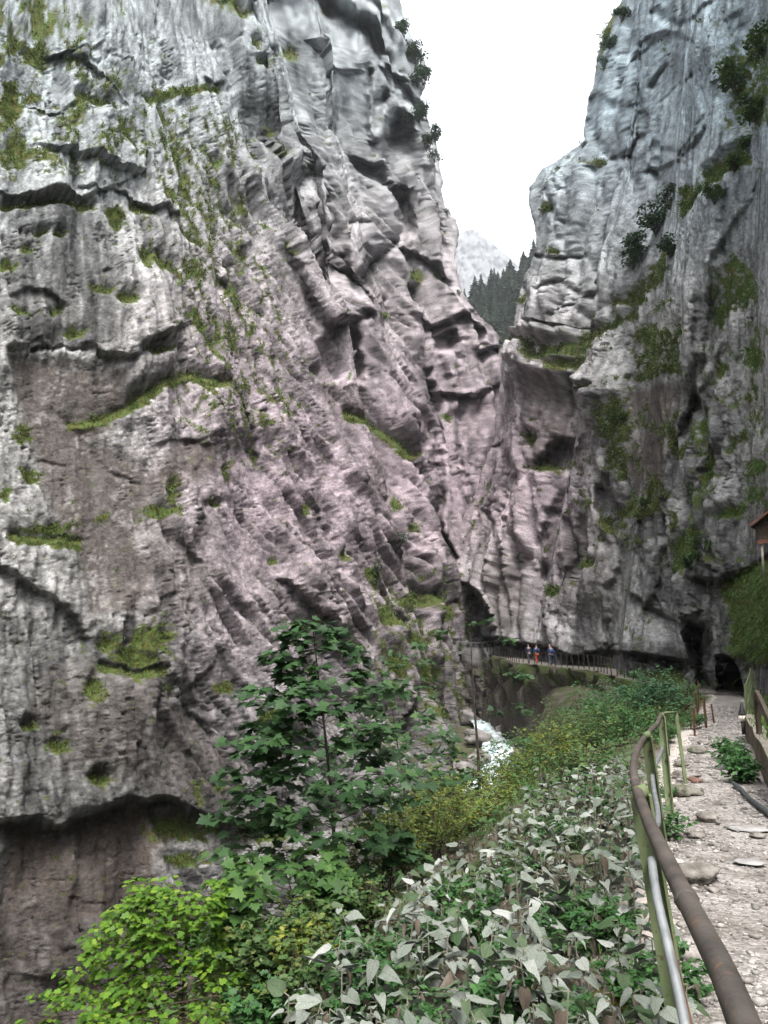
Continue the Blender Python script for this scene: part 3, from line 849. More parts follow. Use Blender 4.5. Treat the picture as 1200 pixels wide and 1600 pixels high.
gpoly(rr, [(1150, 1030), (1156, 985), (1140, 922), (1154, 897), (1200, 876), (1260, 905), (1260, 1040), (1180, 1036)], 1.3, 6)
rr.pushes.append(([(702, 925), (712, 908), (732, 912), (750, 930), (766, 962), (772, 1010), (716, 1012), (708, 960)], (1.4, 9.0, 0.0)))
rr.pushes.append(([(1118, 1120), (1119, 1040), (1126, 1022), (1140, 1026), (1152, 1044), (1159, 1070), (1161, 1120)], (4.6, 9.5, 0)))
rr.pushes.append(([(1068, 1000), (1080, 976), (1102, 970), (1112, 1000), (1117, 1040), (1117, 1094), (1094, 1090), (1086, 1040)], (1.4, 3.2, 0)))
# gallery cut
rr.over([(700, 1000), (750, 1004), (800, 1004), (850, 1010), (900, 1026), (935, 1016), (990, 1020), (1060, 1030)], 32, 26, 0.5, 40)
rr.step([(912, 700), (895, 750), (868, 800), (852, 880), (840, 1000)][::-1], 16, 6, 60)
rr.step([(985, 600), (1000, 720), (985, 830), (960, 920), (950, 1000)][::-1], 18, 6, 70)
rr.step([(1100, 480), (1090, 600), (1060, 720), (1040, 850), (1010, 950)][::-1], 20, 6, 90)
rr.step([(1180, 300), (1130, 400), (1110, 500), (1100, 640)][::-1], 16, 6, 80)
# cracks on the far pillar
for pts, w, dp in [([(1003, 85), (1000, 130), (1004, 180), (998, 215)], 3.5, 16), ([(998, 215), (985, 240), (988, 268), (1000, 300)], 5, 20), ([(920, 188), (935, 215), (952, 245)], 3.5, 14),
                   ([(1020, 135), (1040, 102)], 3.5, 14), ([(1060, 245), (1085, 228), (1112, 200)], 4, 16), ([(1085, 118), (1065, 150), (1072, 190)], 3, 10), ([(1030, 20), (1060, 40), (1090, 30), (1120, 5)], 4, 14),
                   ([(860, 300), (880, 350), (905, 360)], 2.5, 9), ([(930, 260), (945, 300), (948, 380)], 3, 10), ([(885, 300), (870, 330), (880, 380)], 2.5, 8), ([(840, 400), (870, 410), (920, 400), (945, 440)], 3, 10),
                   ([(850, 460), (880, 440), (920, 470), (950, 450)], 3, 10), ([(870, 500), (900, 480), (930, 500)], 3, 10), ([(840, 520), (880, 530), (930, 518)], 4, 14), ([(1025, 225), (1020, 265), (1035, 290)], 5, 16),
                   ([(960, 250), (985, 245)], 4, 12), ([(815, 440), (835, 470), (825, 500)], 3, 12), ([(900, 385), (910, 440), (900, 480)], 2.5, 8), ([(975, 140), (990, 100), (1010, 85), (1040, 60)], 3, 10),
                   ([(800, 640), (815, 700), (790, 780)], 3, 8), ([(830, 600), (845, 660), (840, 720)], 3, 9), ([(770, 700), (790, 690)], 3, 8), ([(760, 800), (790, 830), (800, 900)], 3, 8), ([(815, 820), (835, 860), (830, 950)], 3.5, 10),
                   ([(880, 800), (900, 850), (890, 920)], 3, 9), ([(1010, 640), (1015, 740), (1000, 820)], 3, 10), ([(1140, 540), (1120, 600), (1085, 640), (1070, 680)], 4, 14), ([(1160, 560), (1150, 640), (1130, 690)], 3, 10),
                   ([(1150, 300), (1140, 360), (1145, 400)], 3, 10), ([(990, 860), (1010, 900), (1005, 950)], 3, 9), ([(1030, 780), (1040, 840), (1030, 880)], 4, 14), ([(1170, 640), (1180, 700), (1160, 780), (1150, 850)], 3, 9)]:
    rr.crack(pts, w, dp)
rr.over([(880, 160), (940, 150), (990, 170), (1000, 130)], 6, 18, 0.6)
rr.over([(1015, 62), (1050, 50), (1075, 60)], 14, 16, 0.5)
rr.over([(1020, 265), (1060, 250), (1100, 215)], 14, 16, 0.5)
rr.cave([(1135, 35), (1165, 15), (1175, 50), (1150, 70)], 14, 8)
rr.block([(975, 90), (995, 100), (1000, 180), (985, 210), (975, 150)], 8, 8, 0.5)
rr.block([(1030, 160), (1090, 120), (1110, 180), (1060, 240), (1030, 230)], 10, 12, 0.6)
rr.area('smooth', [(920, 120), (995, 110), (1000, 260), (940, 260)], 0.5, 14)
rr.area('smooth', [(1030, 120), (1110, 100), (1110, 220), (1040, 250)], 0.5, 14)
rr.area('smooth', [(1130, 280), (1200, 250), (1230, 450), (1130, 400)], 0.7, 14)
rr.area('stain', [(1130, 280), (1200, 250), (1230, 450), (1130, 400)], 0.5, 14)
rr.area('brown', [(985, 610), (1060, 600), (1055, 690), (1020, 780), (985, 770)], 0.85, 10)
rr.area('smooth', [(985, 610), (1060, 600), (1055, 690), (1020, 780), (985, 770)], 0.8, 10)
rr.area('brown', [(845, 600), (915, 590), (912, 640), (915, 720), (850, 740), (840, 690)], 0.6, 10)
rr.area('smooth', [(855, 600), (915, 590), (912, 720), (850, 740)], 0.6, 10)
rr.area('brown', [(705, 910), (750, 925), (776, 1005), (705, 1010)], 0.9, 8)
rr.area('smooth', [(705, 910), (750, 925), (776, 1005), (705, 1010)], 0.7, 8)
rr.area('brown', [(780, 880), (840, 880), (830, 990), (790, 990)], 0.5, 14)
rr.area('brown', [(860, 840), (960, 740), (985, 840), (960, 960), (880, 960)], 0.30, 14)
rr.area('brown', [(720, 1040), (960, 1050), (1000, 1100), (960, 1240), (720, 1240)], 0.7, 14)
rr.area('stain', [(700, 1000), (1100, 1010), (1120, 1240), (700, 1240)], 0.9, 14)
rr.area('stain', [(1040, 600), (1130, 600), (1100, 960), (960, 960)], 0.5, 20)
rr.area('stain', [(1100, 800), (1230, 780), (1230, 1100), (1050, 1100)], 0.7, 20)
angR = -14 * sstep(560, 640, py) - 6
def tint_right(x, y, n1):
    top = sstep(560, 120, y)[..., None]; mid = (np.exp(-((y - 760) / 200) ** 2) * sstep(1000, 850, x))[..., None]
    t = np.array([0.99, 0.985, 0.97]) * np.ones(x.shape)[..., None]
    t = t * (1 - top) + top * np.array([0.80, 0.98, 1.08])  # blue haze on the upper cliff put into the rock colour
    t = t * (1 - 0.95 * mid) + 0.95 * mid * np.array([1.09, 0.89, 0.965])  # mauve camera cast, here too painted into the rock
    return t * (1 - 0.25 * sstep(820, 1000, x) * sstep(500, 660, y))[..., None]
def grass_right(x, y, up):
    big = fbm2(x / 40, y / 50, 977, 3)
    reg = sstep(960, 1040, x + 0.4 * (y - 500)) * sstep(420, 520, y) * sstep(950, 800, y)
    top = sstep(1100, 1180, x) * sstep(400, 200, y)
    bel = sstep(1040, 1056, y) * sstep(700, 740, x)
    return 0.52 * reg * (0.35 + 1.6 * big) + 0.4 * top * (0.4 + big) + 0.35 * bel * (0.4 + 1.6 * big) + 0.03
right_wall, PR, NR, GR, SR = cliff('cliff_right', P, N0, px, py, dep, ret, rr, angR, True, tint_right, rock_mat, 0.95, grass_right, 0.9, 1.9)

# ================= unseen gorge walls behind the viewer, added to block sky light from behind
def rear_shade_cliff(name, curve, side, lean, zr, seed, nu=110, nv=70):
    C = catmull(curve, 30); t = np.linspace(0, len(C) - 1, nu)
    X = np.interp(t, np.arange(len(C)), C[:, 0]); Y = np.interp(t, np.arange(len(C)), C[:, 1])
    tx, ty = np.gradient(X), np.gradient(Y); L = np.hypot(tx, ty); nx, ny = side * ty / L, -side * tx / L
    Z = np.linspace(zr[0], zr[1], nv)[:, None] + 0 * X[None, :]
    U = np.cumsum(L)[None, :] + 0 * Z
    d = 3.0 * fbm2(U / 14, Z / 18, seed, 4) + 1.2 * ridge2(U / 5, Z / 9, seed + 9, 3) - lean * np.maximum(Z, -2)
    V_ = np.stack([X[None, :] + nx[None, :] * d, Y[None, :] + ny[None, :] * d, Z], -1)
    n1 = fbm2(U / 6, Z / 9, seed + 3, 4)
    col = (0.30 + 0.14 * n1)[..., None] * np.array([1, 0.98, 0.96])
    g = sstep(0.15, 0.3, fbm2(U / 5, Z / 4, seed + 5, 3))[..., None]
    col = col * (1 - g) + g * np.array([0.06, 0.08, 0.02])
    idx = np.arange(nu * nv).reshape(nv, nu)
    q = np.stack([idx[:-1, :-1], idx[:-1, 1:], idx[1:, 1:], idx[1:, :-1]], -1).reshape(-1, 4)
    o = link(name, mesh_np(name, V_.reshape(-1, 3), q, attrs={'Col': col.reshape(-1, 3)}), rock_mat)
    return setp(o, kind='structure')
rear_shade_cliff('shade_cliff_rear_left', [(-29.5, 17.6), (-34, 6), (-34, -12), (-29, -35), (-24, -60), (-8, -80), (14, -88)], -1, 0.2, (-16, 48), 611)
rear_shade_cliff('shade_cliff_rear_right', [(9.6, 11.5), (7.2, 4), (5.0, -6), (3.5, -20), (5, -40), (14, -55), (30, -62)], 1, 0.3, (-4, 30), 633)  # rim kept low to let the sun in
# ------------------------------------------------------------------ ground, path, river
_EY = [-30, -10, 0, 3.86, 5.81, 7.89, 10.1, 12.5, 15.2, 17.8, 23.9, 31.2, 38.2, 41, 46, 52, 65, 75, 85, 100, 130]
_EX = [-9, -2.6, 0.2, 1.37, 2.0, 2.72, 3.58, 4.52, 5.63, 6.8, 9.55, 12.84, 16.0, 17.0, 16.2, 15.3, 15.0, 13.4, 12.6, 9.0, 9.0]
def path_left(Y): return np.interp(Y, _EY, _EX)
PATH_W = 1.2
_RY = [-30, 10, 25, 35, 50, 60, 68, 75, 84, 92, 105, 120, 140]
_RX = [-22, -17, -11.5, -6.5, 3, 7.5, 9.8, 11.3, 11.6, 11.2, 13, 18, 26]
_RZ = [-24, -23, -20, -17.5, -12.5, -8.4, -7.2, -5.6, -4.8, -4.2, -3.6, -3, -2.5]
def river_x(Y): return np.interp(Y, _RY, _RX)
def river_z(Y): return np.interp(Y, _RY, _RZ)
_PW = [-50, 0, 0.5, 1.2, 2.4, 3.6, 5.2, 7, 9.5, 12.5, 17, 60]
_PZ = [-0.03, -0.03, -0.07, -0.16, -0.42, -0.95, -2.2, -4.2, -8.4, -14, -21, -26]
def ground_z(X, Y, rough=True):
    X = np.asarray(X, np.float64); Y = np.asarray(Y, np.float64)
    w = path_left(Y) - X
    k = np.interp(Y, [0, 34, 50, 64, 70], [1, 1, 1.35, 2.2, 6])
    z = np.interp(w * np.where(w > 0, k, 1), _PW, _PZ)
    rz = river_z(Y) - 0.6 + 0.25 * np.abs(X - river_x(Y)) * (Y < 66)
    z = np.maximum(z, rz)
    v = X - (path_left(Y) + PATH_W)
    terr = np.interp(v, [0, 0.12, 0.2, 0.5, 1.2, 2.5, 5], [0, 0, 0.42, 0.46, 0.7, 1.5, 3.0]) * np.interp(Y, [3, 6.5, 17, 18.5], [0, 1, 1, 0.0])
    z = z + np.where(v > 0, terr + 0.45 * np.maximum(v - 0.2, 0) * np.interp(Y, [17, 19], [0, 1]), 0)
    if rough:
        a = np.interp(w, [-0.2, 0.4, 1.5, 6], [0.0, 0.35, 1.0, 2.2])
        z = z + a * (0.12 * fbm2(X * 0.8, Y * 0.8, 501, 3) + 0.04 * fbm2(X * 3, Y * 3, 502, 2))
        z = z + (w < 0.3) * (0.02 * fbm2(X * 1.3, Y * 1.3, 503, 3))
    return z
def gz(x, y): return float(ground_z(np.array([x]), np.array([y]))[0])
def ground_hit(px, py, lift=0.0, far=110):
    d = ray(px, py); o = Vector((0, 0, ZC))
    t = np.linspace(1.0, far, 2400)
    X, Y, Z = o.x + d.x * t, o.y + d.y * t, o.z + d.z * t
    h = ground_z(X, Y) + lift
    i = np.where(Z <= h)[0]
    if len(i) == 0: return None
    return Vector((X[i[0]], Y[i[0]], h[i[0]] - lift))

def strip_mesh(name, Ys, Ws, fx_of, zfun, mat, colfun=None, kind='structure'):
    """Ws measured to the left of the path's left edge (negative: to the right)"""
    Yg, Wg = np.meshgrid(Ys, Ws, indexing='ij')
    X = fx_of(Yg) - Wg
    Z = zfun(X, Yg)
    V_ = np.stack([X, Yg, Z], -1)
    n, m = Yg.shape
    idx = np.arange(n * m).reshape(n, m)
    q = np.stack([idx[:-1, :-1], idx[1:, :-1], idx[1:, 1:], idx[:-1, 1:]], -1).reshape(-1, 4)
    at = {'Col': colfun(X, Yg, Z).reshape(-1, 3)} if colfun else None
    o = link(name, mesh_np(name, V_.reshape(-1, 3), q, smooth=True, attrs=at), mat)
    return setp(o, kind=kind)

soil_mat = attr_rock_mat('bank_soil', [(9.0, 0.7, 0.05), (40.0, 0.6, 0.012)], mscale=7.0)
def soil_col(X, Y, Z):
    n = fbm2(X * 1.5, Y * 1.5, 551, 4); n2 = fbm2(X * 0.5, Y * 0.5, 552, 3)
    c = np.array([0.075, 0.062, 0.045]) * (1 + 0.6 * n)[..., None]
    g = sstep(-0.1, 0.25, n2 + 0.3 * n)[..., None]
    c = c * (1 - g) + g * np.array([0.045, 0.062, 0.020]) * (1 + 0.5 * n)[..., None]
    w = path_left(Y) - X
    gr = (sstep(0.55, 0.1, w + 0.35 * n) * (w > -PATH_W - 0.1))[..., None]
    stony = sstep(0.1, 0.35, fbm2(X * 2.3, Y * 2.3, 553, 3))[..., None] * 0.4
    c = c * (1 - stony) + stony * np.array([0.22, 0.20, 0.18])
    return np.clip(c * (1 - gr) + gr * np.array([0.36, 0.32, 0.29]), 0.01, 0.7)
Ys = np.concatenate([np.linspace(-28, 0, 30), np.geomspace(0.4, 125, 220)])
Ws = np.concatenate([np.linspace(-9, -1.6, 26), np.linspace(-1.5, 3, 56), np.geomspace(3.1, 34, 50)])
strip_mesh('ground', Ys, Ws, path_left, ground_z, soil_mat, soil_col)

# gravel path: pale crushed limestone
m, nt, b = nodes_mat('path_gravel', 0.95)
tc = nt.nodes.new('ShaderNodeTexCoord')
vo = nt.nodes.new('ShaderNodeTexVoronoi'); vo.inputs['Scale'].default_value = 34.0
vo2 = nt.nodes.new('ShaderNodeTexVoronoi'); vo2.inputs['Scale'].default_value = 90.0
nz = nt.nodes.new('ShaderNodeTexNoise'); nz.inputs['Scale'].default_value = 2.2; nz.inputs['Detail'].default_value = 8
cr = nt.nodes.new('ShaderNodeValToRGB')
cr.color_ramp.elements[0].color = (0.16, 0.145, 0.133, 1); cr.color_ramp.elements[1].color = (0.37, 0.345, 0.325, 1)
mxg = nt.nodes.new('ShaderNodeMix'); mxg.data_type = 'RGBA'; mxg.blend_type = 'MULTIPLY'; mxg.inputs[0].default_value = 0.8
cr2 = nt.nodes.new('ShaderNodeValToRGB')
cr2.color_ramp.elements[0].position = 0.36; cr2.color_ramp.elements[0].color = (0.42, 0.39, 0.36, 1)
cr2.color_ramp.elements[1].position = 0.62; cr2.color_ramp.elements[1].color = (1, 1, 1, 1)
sep = nt.nodes.new('ShaderNodeSeparateColor')
for v_ in (vo, vo2, nz): nt.links.new(tc.outputs['Object'], v_.inputs['Vector'])
nt.links.new(vo.outputs['Color'], sep.inputs[0]); nt.links.new(sep.outputs[0], cr.inputs['Fac'])
nt.links.new(nz.outputs['Fac'], cr2.inputs['Fac'])
nt.links.new(cr.outputs['Color'], mxg.inputs[6]); nt.links.new(cr2.outputs['Color'], mxg.inputs[7])
nt.links.new(mxg.outputs[2], b.inputs['Base Color'])
bp1 = nt.nodes.new('ShaderNodeBump'); bp1.invert = True; bp1.inputs['Strength'].default_value = 0.9; bp1.inputs['Distance'].default_value = 0.02
bp2 = nt.nodes.new('ShaderNodeBump'); bp2.invert = True; bp2.inputs['Strength'].default_value = 0.6; bp2.inputs['Distance'].default_value = 0.008
nt.links.new(vo.outputs['Distance'], bp1.inputs['Height']); nt.links.new(vo2.outputs['Distance'], bp2.inputs['Height'])
nt.links.new(bp1.outputs['Normal'], bp2.inputs['Normal']); nt.links.new(bp2.outputs['Normal'], b.inputs['Normal'])
gravel_mat = m
def path_z(X, Y):
    w = path_left(Y) - X
    e = np.minimum(w + PATH_W + 0.25, 0.22 - w)          # distance in from either margin
    z = ground_z(X, Y, True)
    return np.minimum(z, 0.03 + 0 * z) + 0.012 - 0.09 * np.exp(-np.maximum(e, 0) / 0.10) * (1 + 0.8 * fbm2(X * 2, Y * 2, 511, 2)) + 0.05 * np.exp(-np.maximum(e, 0) / 0.5) * fbm2(X * 1.7, Y * 1.7, 512, 3)
strip_mesh('gravel_path', np.concatenate([np.linspace(-20, 0.8, 40), np.geomspace(1, 52, 300)]), np.linspace(-PATH_W - 0.25, 0.22, 44), path_left, path_z, gravel_mat)

# river, pale and quick over its steps
m, nt, b = nodes_mat('river_water', 0.12)
b.inputs['Base Color'].default_value = (0.42, 0.53, 0.53, 1)
tc = nt.nodes.new('ShaderNodeTexCoord'); mp = nt.nodes.new('ShaderNodeMapping'); mp.inputs['Scale'].default_value = (1.2, 0.35, 1)
nz = nt.nodes.new('ShaderNodeTexNoise'); nz.inputs['Scale'].default_value = 1.6; nz.inputs['Detail'].default_value = 8; nz.inputs['Roughness'].default_value = 0.7
cr = nt.nodes.new('ShaderNodeValToRGB')
cr.color_ramp.elements[0].position = 0.38; cr.color_ramp.elements[0].color = (0.16, 0.27, 0.27, 1)
cr.color_ramp.elements[1].position = 0.6; cr.color_ramp.elements[1].color = (0.78, 0.82, 0.83, 1)
bp = nt.nodes.new('ShaderNodeBump'); bp.inputs['Strength'].default_value = 0.8; bp.inputs['Distance'].default_value = 0.15
nt.links.new(tc.outputs['Object'], mp.inputs['Vector']); nt.links.new(mp.outputs['Vector'], nz.inputs['Vector'])
nt.links.new(nz.outputs['Fac'], cr.inputs['Fac']); nt.links.new(cr.outputs['Color'], b.inputs['Base Color'])
nt.links.new(nz.outputs['Fac'], bp.inputs['Height']); nt.links.new(bp.outputs['Normal'], b.inputs['Normal'])
Yg, Sg = np.meshgrid(np.linspace(8, 125, 300), np.linspace(-1, 1, 14), indexing='ij')
hw = np.interp(Yg, [10, 60, 70, 90, 120], [3.6, 3.0, 2.0, 2.2, 3.0])
Xg = river_x(Yg) + hw * Sg
Zg = river_z(Yg) + 0.12 * fbm2(Xg * 0.9, Yg * 0.6, 521, 3) - 0.5 * np.maximum(0, np.sin(Yg * 0.55)) ** 6
idx = np.arange(Yg.size).reshape(Yg.shape)
q = np.stack([idx[:-1, :-1], idx[:-1, 1:], idx[1:, 1:], idx[1:, :-1]], -1).reshape(-1, 4)
setp(link('river', mesh_np('river', np.stack([Xg, Yg, Zg], -1).reshape(-1, 3), q, smooth=True), m), kind='structure')

# ------------------------------------------------------------------ loose pebbles: too many to count
def rock_shape(seed, sub=1, flat=0.7, rough=0.25):
    bm = bmesh.new(); bmesh.ops.create_icosphere(bm, subdivisions=sub, radius=1.0)
    vs_ = np.array([v.co[:] for v in bm.verts]); fs_ = np.array([[v.index for v in f.verts] for f in bm.faces]); bm.free()
    n = fbm2(vs_[:, 0] * 1.3 + seed, vs_[:, 1] * 1.3 + vs_[:, 2] * 1.7, seed, 3) + 0.6 * perlin2(vs_[:, 2] * 2 + seed, vs_[:, 0] * 2.2 - vs_[:, 1], seed + 5)
    vs_ = vs_ * (1 + rough * 1.6 * n)[:, None]
    # a few flat broken faces
    rng = np.random.default_rng(seed)
    for _ in range(4):
        d = rng.normal(size=3); d /= np.linalg.norm(d); lim = rng.uniform(0.55, 0.85)
        h = vs_ @ d; over_ = np.maximum(h - lim, 0); vs_ = vs_ - 0.85 * over_[:, None] * d
    vs_[:, 2] *= flat
    return vs_, fs_
rng = np.random.default_rng(5)
shapes = [rock_shape(s_, 1, 0.6, 0.3) for s_ in range(6)]
def scatter_stones(name, X, Y, size, zf, colr, mat, seed):
    rng = np.random.default_rng(seed)
    Vs, Fs, Cs = [], [], []; base = 0
    Z = zf(X, Y)
    for x, y, z, s_ in zip(X, Y, Z, size):
        v, f = shapes[rng.integers(6)]
        a = rng.uniform(0, 6.283); c_, s2 = math.cos(a), math.sin(a)
        p = v * (s_ * rng.uniform(0.7, 1.3, 3))
        p = np.stack([p[:, 0] * c_ - p[:, 1] * s2, p[:, 0] * s2 + p[:, 1] * c_, p[:, 2]], 1)
        Vs.append(p + [x, y, z + 0.25 * s_]); Fs.append(f + base); base += len(v)
        t = rng.uniform(0, 1); cc = np.array(colr[0]) * (1 - t) + np.array(colr[1]) * t
        Cs.append(np.tile(cc * rng.uniform(0.75, 1.15), (len(v), 1)))
    o = link(name, mesh_np(name, np.concatenate(Vs), np.concatenate(Fs), attrs={'Col': np.concatenate(Cs)}), mat)
    return setp(o, kind='stuff')
stone_mat = attr_rock_mat('loose_stone', [(60.0, 0.5, 0.006)], mscale=25.0)
N_ = 5200
Yp = np.exp(rng.uniform(np.log(2.2), np.log(30), N_)); Wp = rng.uniform(-PATH_W - 0.1, 0.14, N_)
Xp = path_left(Yp) - Wp
sz = np.exp(rng.normal(np.log(0.0105), 0.42, N_)) * np.interp(Yp, [2, 6, 20, 30], [0.9, 1.1, 2.0, 2.6])
g_ = scatter_stones('gravel', Xp, Yp, np.clip(sz, 0.004, 0.06), lambda a, b_: path_z(a, b_), [(0.13, 0.118, 0.108), (0.38, 0.36, 0.34)], stone_mat, 9)
setp(g_, 'pale crushed limestone gravel lying loose on the footpath', 'gravel', kind='stuff')
N_ = 260
Yp = np.exp(rng.uniform(np.log(2.6), np.log(26), N_)); Wp = np.clip(np.concatenate([rng.normal(-0.05, 0.16, N_ // 2), rng.uniform(-PATH_W, 0, N_ - N_ // 2)]), -PATH_W, 0.2)
Xp = path_left(Yp) - Wp
g_ = scatter_stones('gravel', Xp, Yp, np.clip(np.exp(rng.normal(np.log(0.026), 0.4, N_)), 0.012, 0.07), lambda a, b_: path_z(a, b_), [(0.11, 0.095, 0.085), (0.33, 0.31, 0.29)], stone_mat, 19)
setp(g_, 'coarser broken stones scattered over the footpath gravel', 'gravel', kind='stuff')
N_ = 700
Yp = np.exp(rng.uniform(np.log(2.0), np.log(12), N_)); Wp = np.abs(rng.normal(0.15, 0.35, N_))
Xp = path_left(Yp) - Wp
g_ = scatter_stones('verge_stones', Xp, Yp, np.clip(np.exp(rng.normal(np.log(0.013), 0.5, N_)), 0.005, 0.04), ground_z, [(0.09, 0.08, 0.07), (0.27, 0.25, 0.23)], stone_mat, 10)
setp(g_, 'loose grey stones strewn along the verge under the handrail', 'stones', kind='stuff')

# boulders in the river bed
boulder_m = noise_mat('river_boulder', (0.10, 0.09, 0.085), (0.26, 0.245, 0.235), 1.2, 0.9, 0.6, 6, dist=0.1)
rb = np.random.default_rng(88)
for i, (dx, Y_, sz_, lab) in enumerate([(-2.6, 66, 1.5, 'big grey boulder at the foot of the white water'), (-2.0, 70, 1.1, 'pale boulder splitting the white water'), (1.6, 71, 0.9, 'rounded boulder on the right of the white water'), (-2.4, 76, 1.3, 'flat topped boulder above the cascade'), (0.4, 80, 0.8, 'small boulder in the upper pool'), (2.0, 84, 1.0, 'boulder under the gallery wall in the river'), (-2.2, 88, 1.2, 'boulder against the left cliff under the bridge'), (-3.2, 60, 1.7, 'large dark boulder low in the gorge')]):
    v, f = rock_shape(300 + i, 3, 0.75, 0.25)
    o = link('boulder', mesh_np('boulder', v * sz_, f), boulder_m)
    o.location = (river_x(Y_) + dx, Y_, river_z(Y_) + 0.1); o.rotation_euler = (0, 0, rb.uniform(0, 6))
    setp(o, lab, 'boulder', 'boulders in the river bed')
# ------------------------------------------------------------------ handrail along the path
def worn(name, c1, c2, chip, scale=5.0, rough=0.6, amount=0.62):
    """painted or weathered metal with chips and rust showing through"""
    m = noise_mat(name, c1, c2, scale, rough, 0.35, 70, lo=0.3, hi=0.7, dist=0.004)
    nt = m.node_tree; b = nt.nodes['Principled BSDF']; src = b.inputs['Base Color'].links[0].from_socket
    tc = [n for n in nt.nodes if n.type == 'TEX_COORD'][0]
    n1 = nt.nodes.new('ShaderNodeTexNoise'); n1.inputs['Scale'].default_value = scale * 4.5; n1.inputs['Detail'].default_value = 8; n1.inputs['Roughness'].default_value = 0.7
    gt = nt.nodes.new('ShaderNodeMapRange'); gt.inputs['From Min'].default_value = amount - 0.03; gt.inputs['From Max'].default_value = amount + 0.03
    mx = nt.nodes.new('ShaderNodeMix'); mx.data_type = 'RGBA'; mx.inputs[7].default_value = (*chip, 1)
    nt.links.new(tc.outputs['Object'], n1.inputs['Vector']); nt.links.new(n1.outputs['Fac'], gt.inputs['Value']); nt.links.new(gt.outputs[0], mx.inputs[0])
    nt.links.new(src, mx.inputs[6]); nt.links.new(mx.outputs[2], b.inputs['Base Color'])
    return m
green_paint = worn('green_paint', (0.070, 0.092, 0.042), (0.130, 0.158, 0.080), (0.060, 0.034, 0.022), 5.0, 0.65, 0.60)
brown_pipe = worn('weathered_pipe', (0.028, 0.025, 0.022), (0.085, 0.072, 0.063), (0.105, 0.060, 0.038), 7.0, 0.6, 0.60)
steel_pipe = noise_mat('galvanised_pipe', (0.11, 0.12, 0.125), (0.20, 0.21, 0.215), 14.0, 0.5, 0.25, 90, dist=0.002, spec=0.5, metal=0.2)
rust = noise_mat('rusty_steel', (0.050, 0.022, 0.014), (0.120, 0.055, 0.032), 12.0, 0.85, 0.5, 80, dist=0.004)
def angle_post(mb, base, top, w, t, face):
    """steel angle section: two flanges"""
    base, top = Vector(base), Vector(top); face = Vector(face).normalized()
    d = (top - base).normalized(); sx = d.cross(face).normalized()
    mb.beam(base, top, w, t, up=face)
    mb.beam(base + sx * (w / 2 - t / 2) + face * (w / 2), top + sx * (w / 2 - t / 2) + face * (w / 2), t, w, up=face)
rail_px = [(1195, 1660, 1.02), (1168, 1612, 1.10), (1128, 1515, 1.30), (1085, 1430, 1.60), (1045, 1350, 2.05), (1012, 1280, 2.75), (996, 1235, 3.55), (990, 1205, 4.30), (993, 1180, 5.1), (1003, 1158, 6.1), (1016, 1142, 7.2), (1027, 1130, 8.2), (1033, 1116, 9.0)]
rp = [at_y(x, y, Y) for x, y, Y in rail_px]
rp = [rp[0] + (rp[0] - rp[1]) * 6] + rp
rail_curve = [Vector(p) for p in catmull([tuple(p) for p in rp], 7)]
fence = empty('handrail_fence', (rp[7].x, rp[7].y, gz(rp[7].x, rp[7].y)))
setp(fence, 'green post handrail with brown tube top rail bordering the gravel footpath', 'handrail')
def child(mb, name, mat, parent, smooth=False, label=None):
    me = mb.mesh(name, smooth)
    o = link(name, me, mat, parent)
    o.matrix_parent_inverse = parent.matrix_world.inverted() if parent.type != 'EMPTY' else Matrix.Translation(-parent.location)
    if label: o['label'] = label
    return o
def world_child(o, parent):
    o.parent = parent
    bpy_loc = Matrix.LocRotScale(parent.location, parent.rotation_euler, parent.scale)
    o.matrix_parent_inverse = bpy_loc.inverted()
mb = MB(); mb.tube(rail_curve, 0.0215, 12); child(mb, 'top_rail', brown_pipe, fence, True)
for k_ in (30, 52):
    a_, b_ = rail_curve[k_], rail_curve[k_ + 1]; d_ = (b_ - a_).normalized()
    mb = MB(); mb.tube([a_ - d_ * 0.02, a_ - d_ * 0.008, a_ + d_ * 0.008, a_ + d_ * 0.02], [0.0222, 0.025, 0.025, 0.0222], 12); child(mb, 'weld_collar', brown_pipe, fence, True)
# posts: foot and head from the photograph; the head leans over the slope
for (tx, ty, Yt), (bx, by, Yb), w, t in [((1000, 1240, 3.5), (1074, 1610, 3.42), 0.085, 0.012), ((1010, 1150, 6.4), (1040, 1332, 6.45), 0.080, 0.012), ((1033, 1119, 8.95), (1047, 1262, 8.65), 0.075, 0.012)]:
    T, B = at_y(tx, ty, Yt), at_y(bx, by, Yb)
    B.z = min(B.z, gz(B.x, B.y)) - 0.1
    mb = MB(); angle_post(mb, B, T, w, t, (-0.25, -1, 0))
    p_ = child(mb, 'post', green_paint, fence)
    for zz in (0.3, 0.6, 0.9):
        mb = MB(); c = B.lerp(T, zz); mb.tube([c + Vector((0, -0.02, 0)), c + Vector((0, -0.032, 0))], 0.009, 8)
        o = mb.build('bolt', rust); o.parent = p_
    mb = MB(); c = T
    mb.tube([c + Vector((-0.02, 0, -0.005)), c + Vector((0.03, 0, 0.012))], 0.032, 10)
    o = mb.build('clamp', green_paint, None, True); o.parent = p_
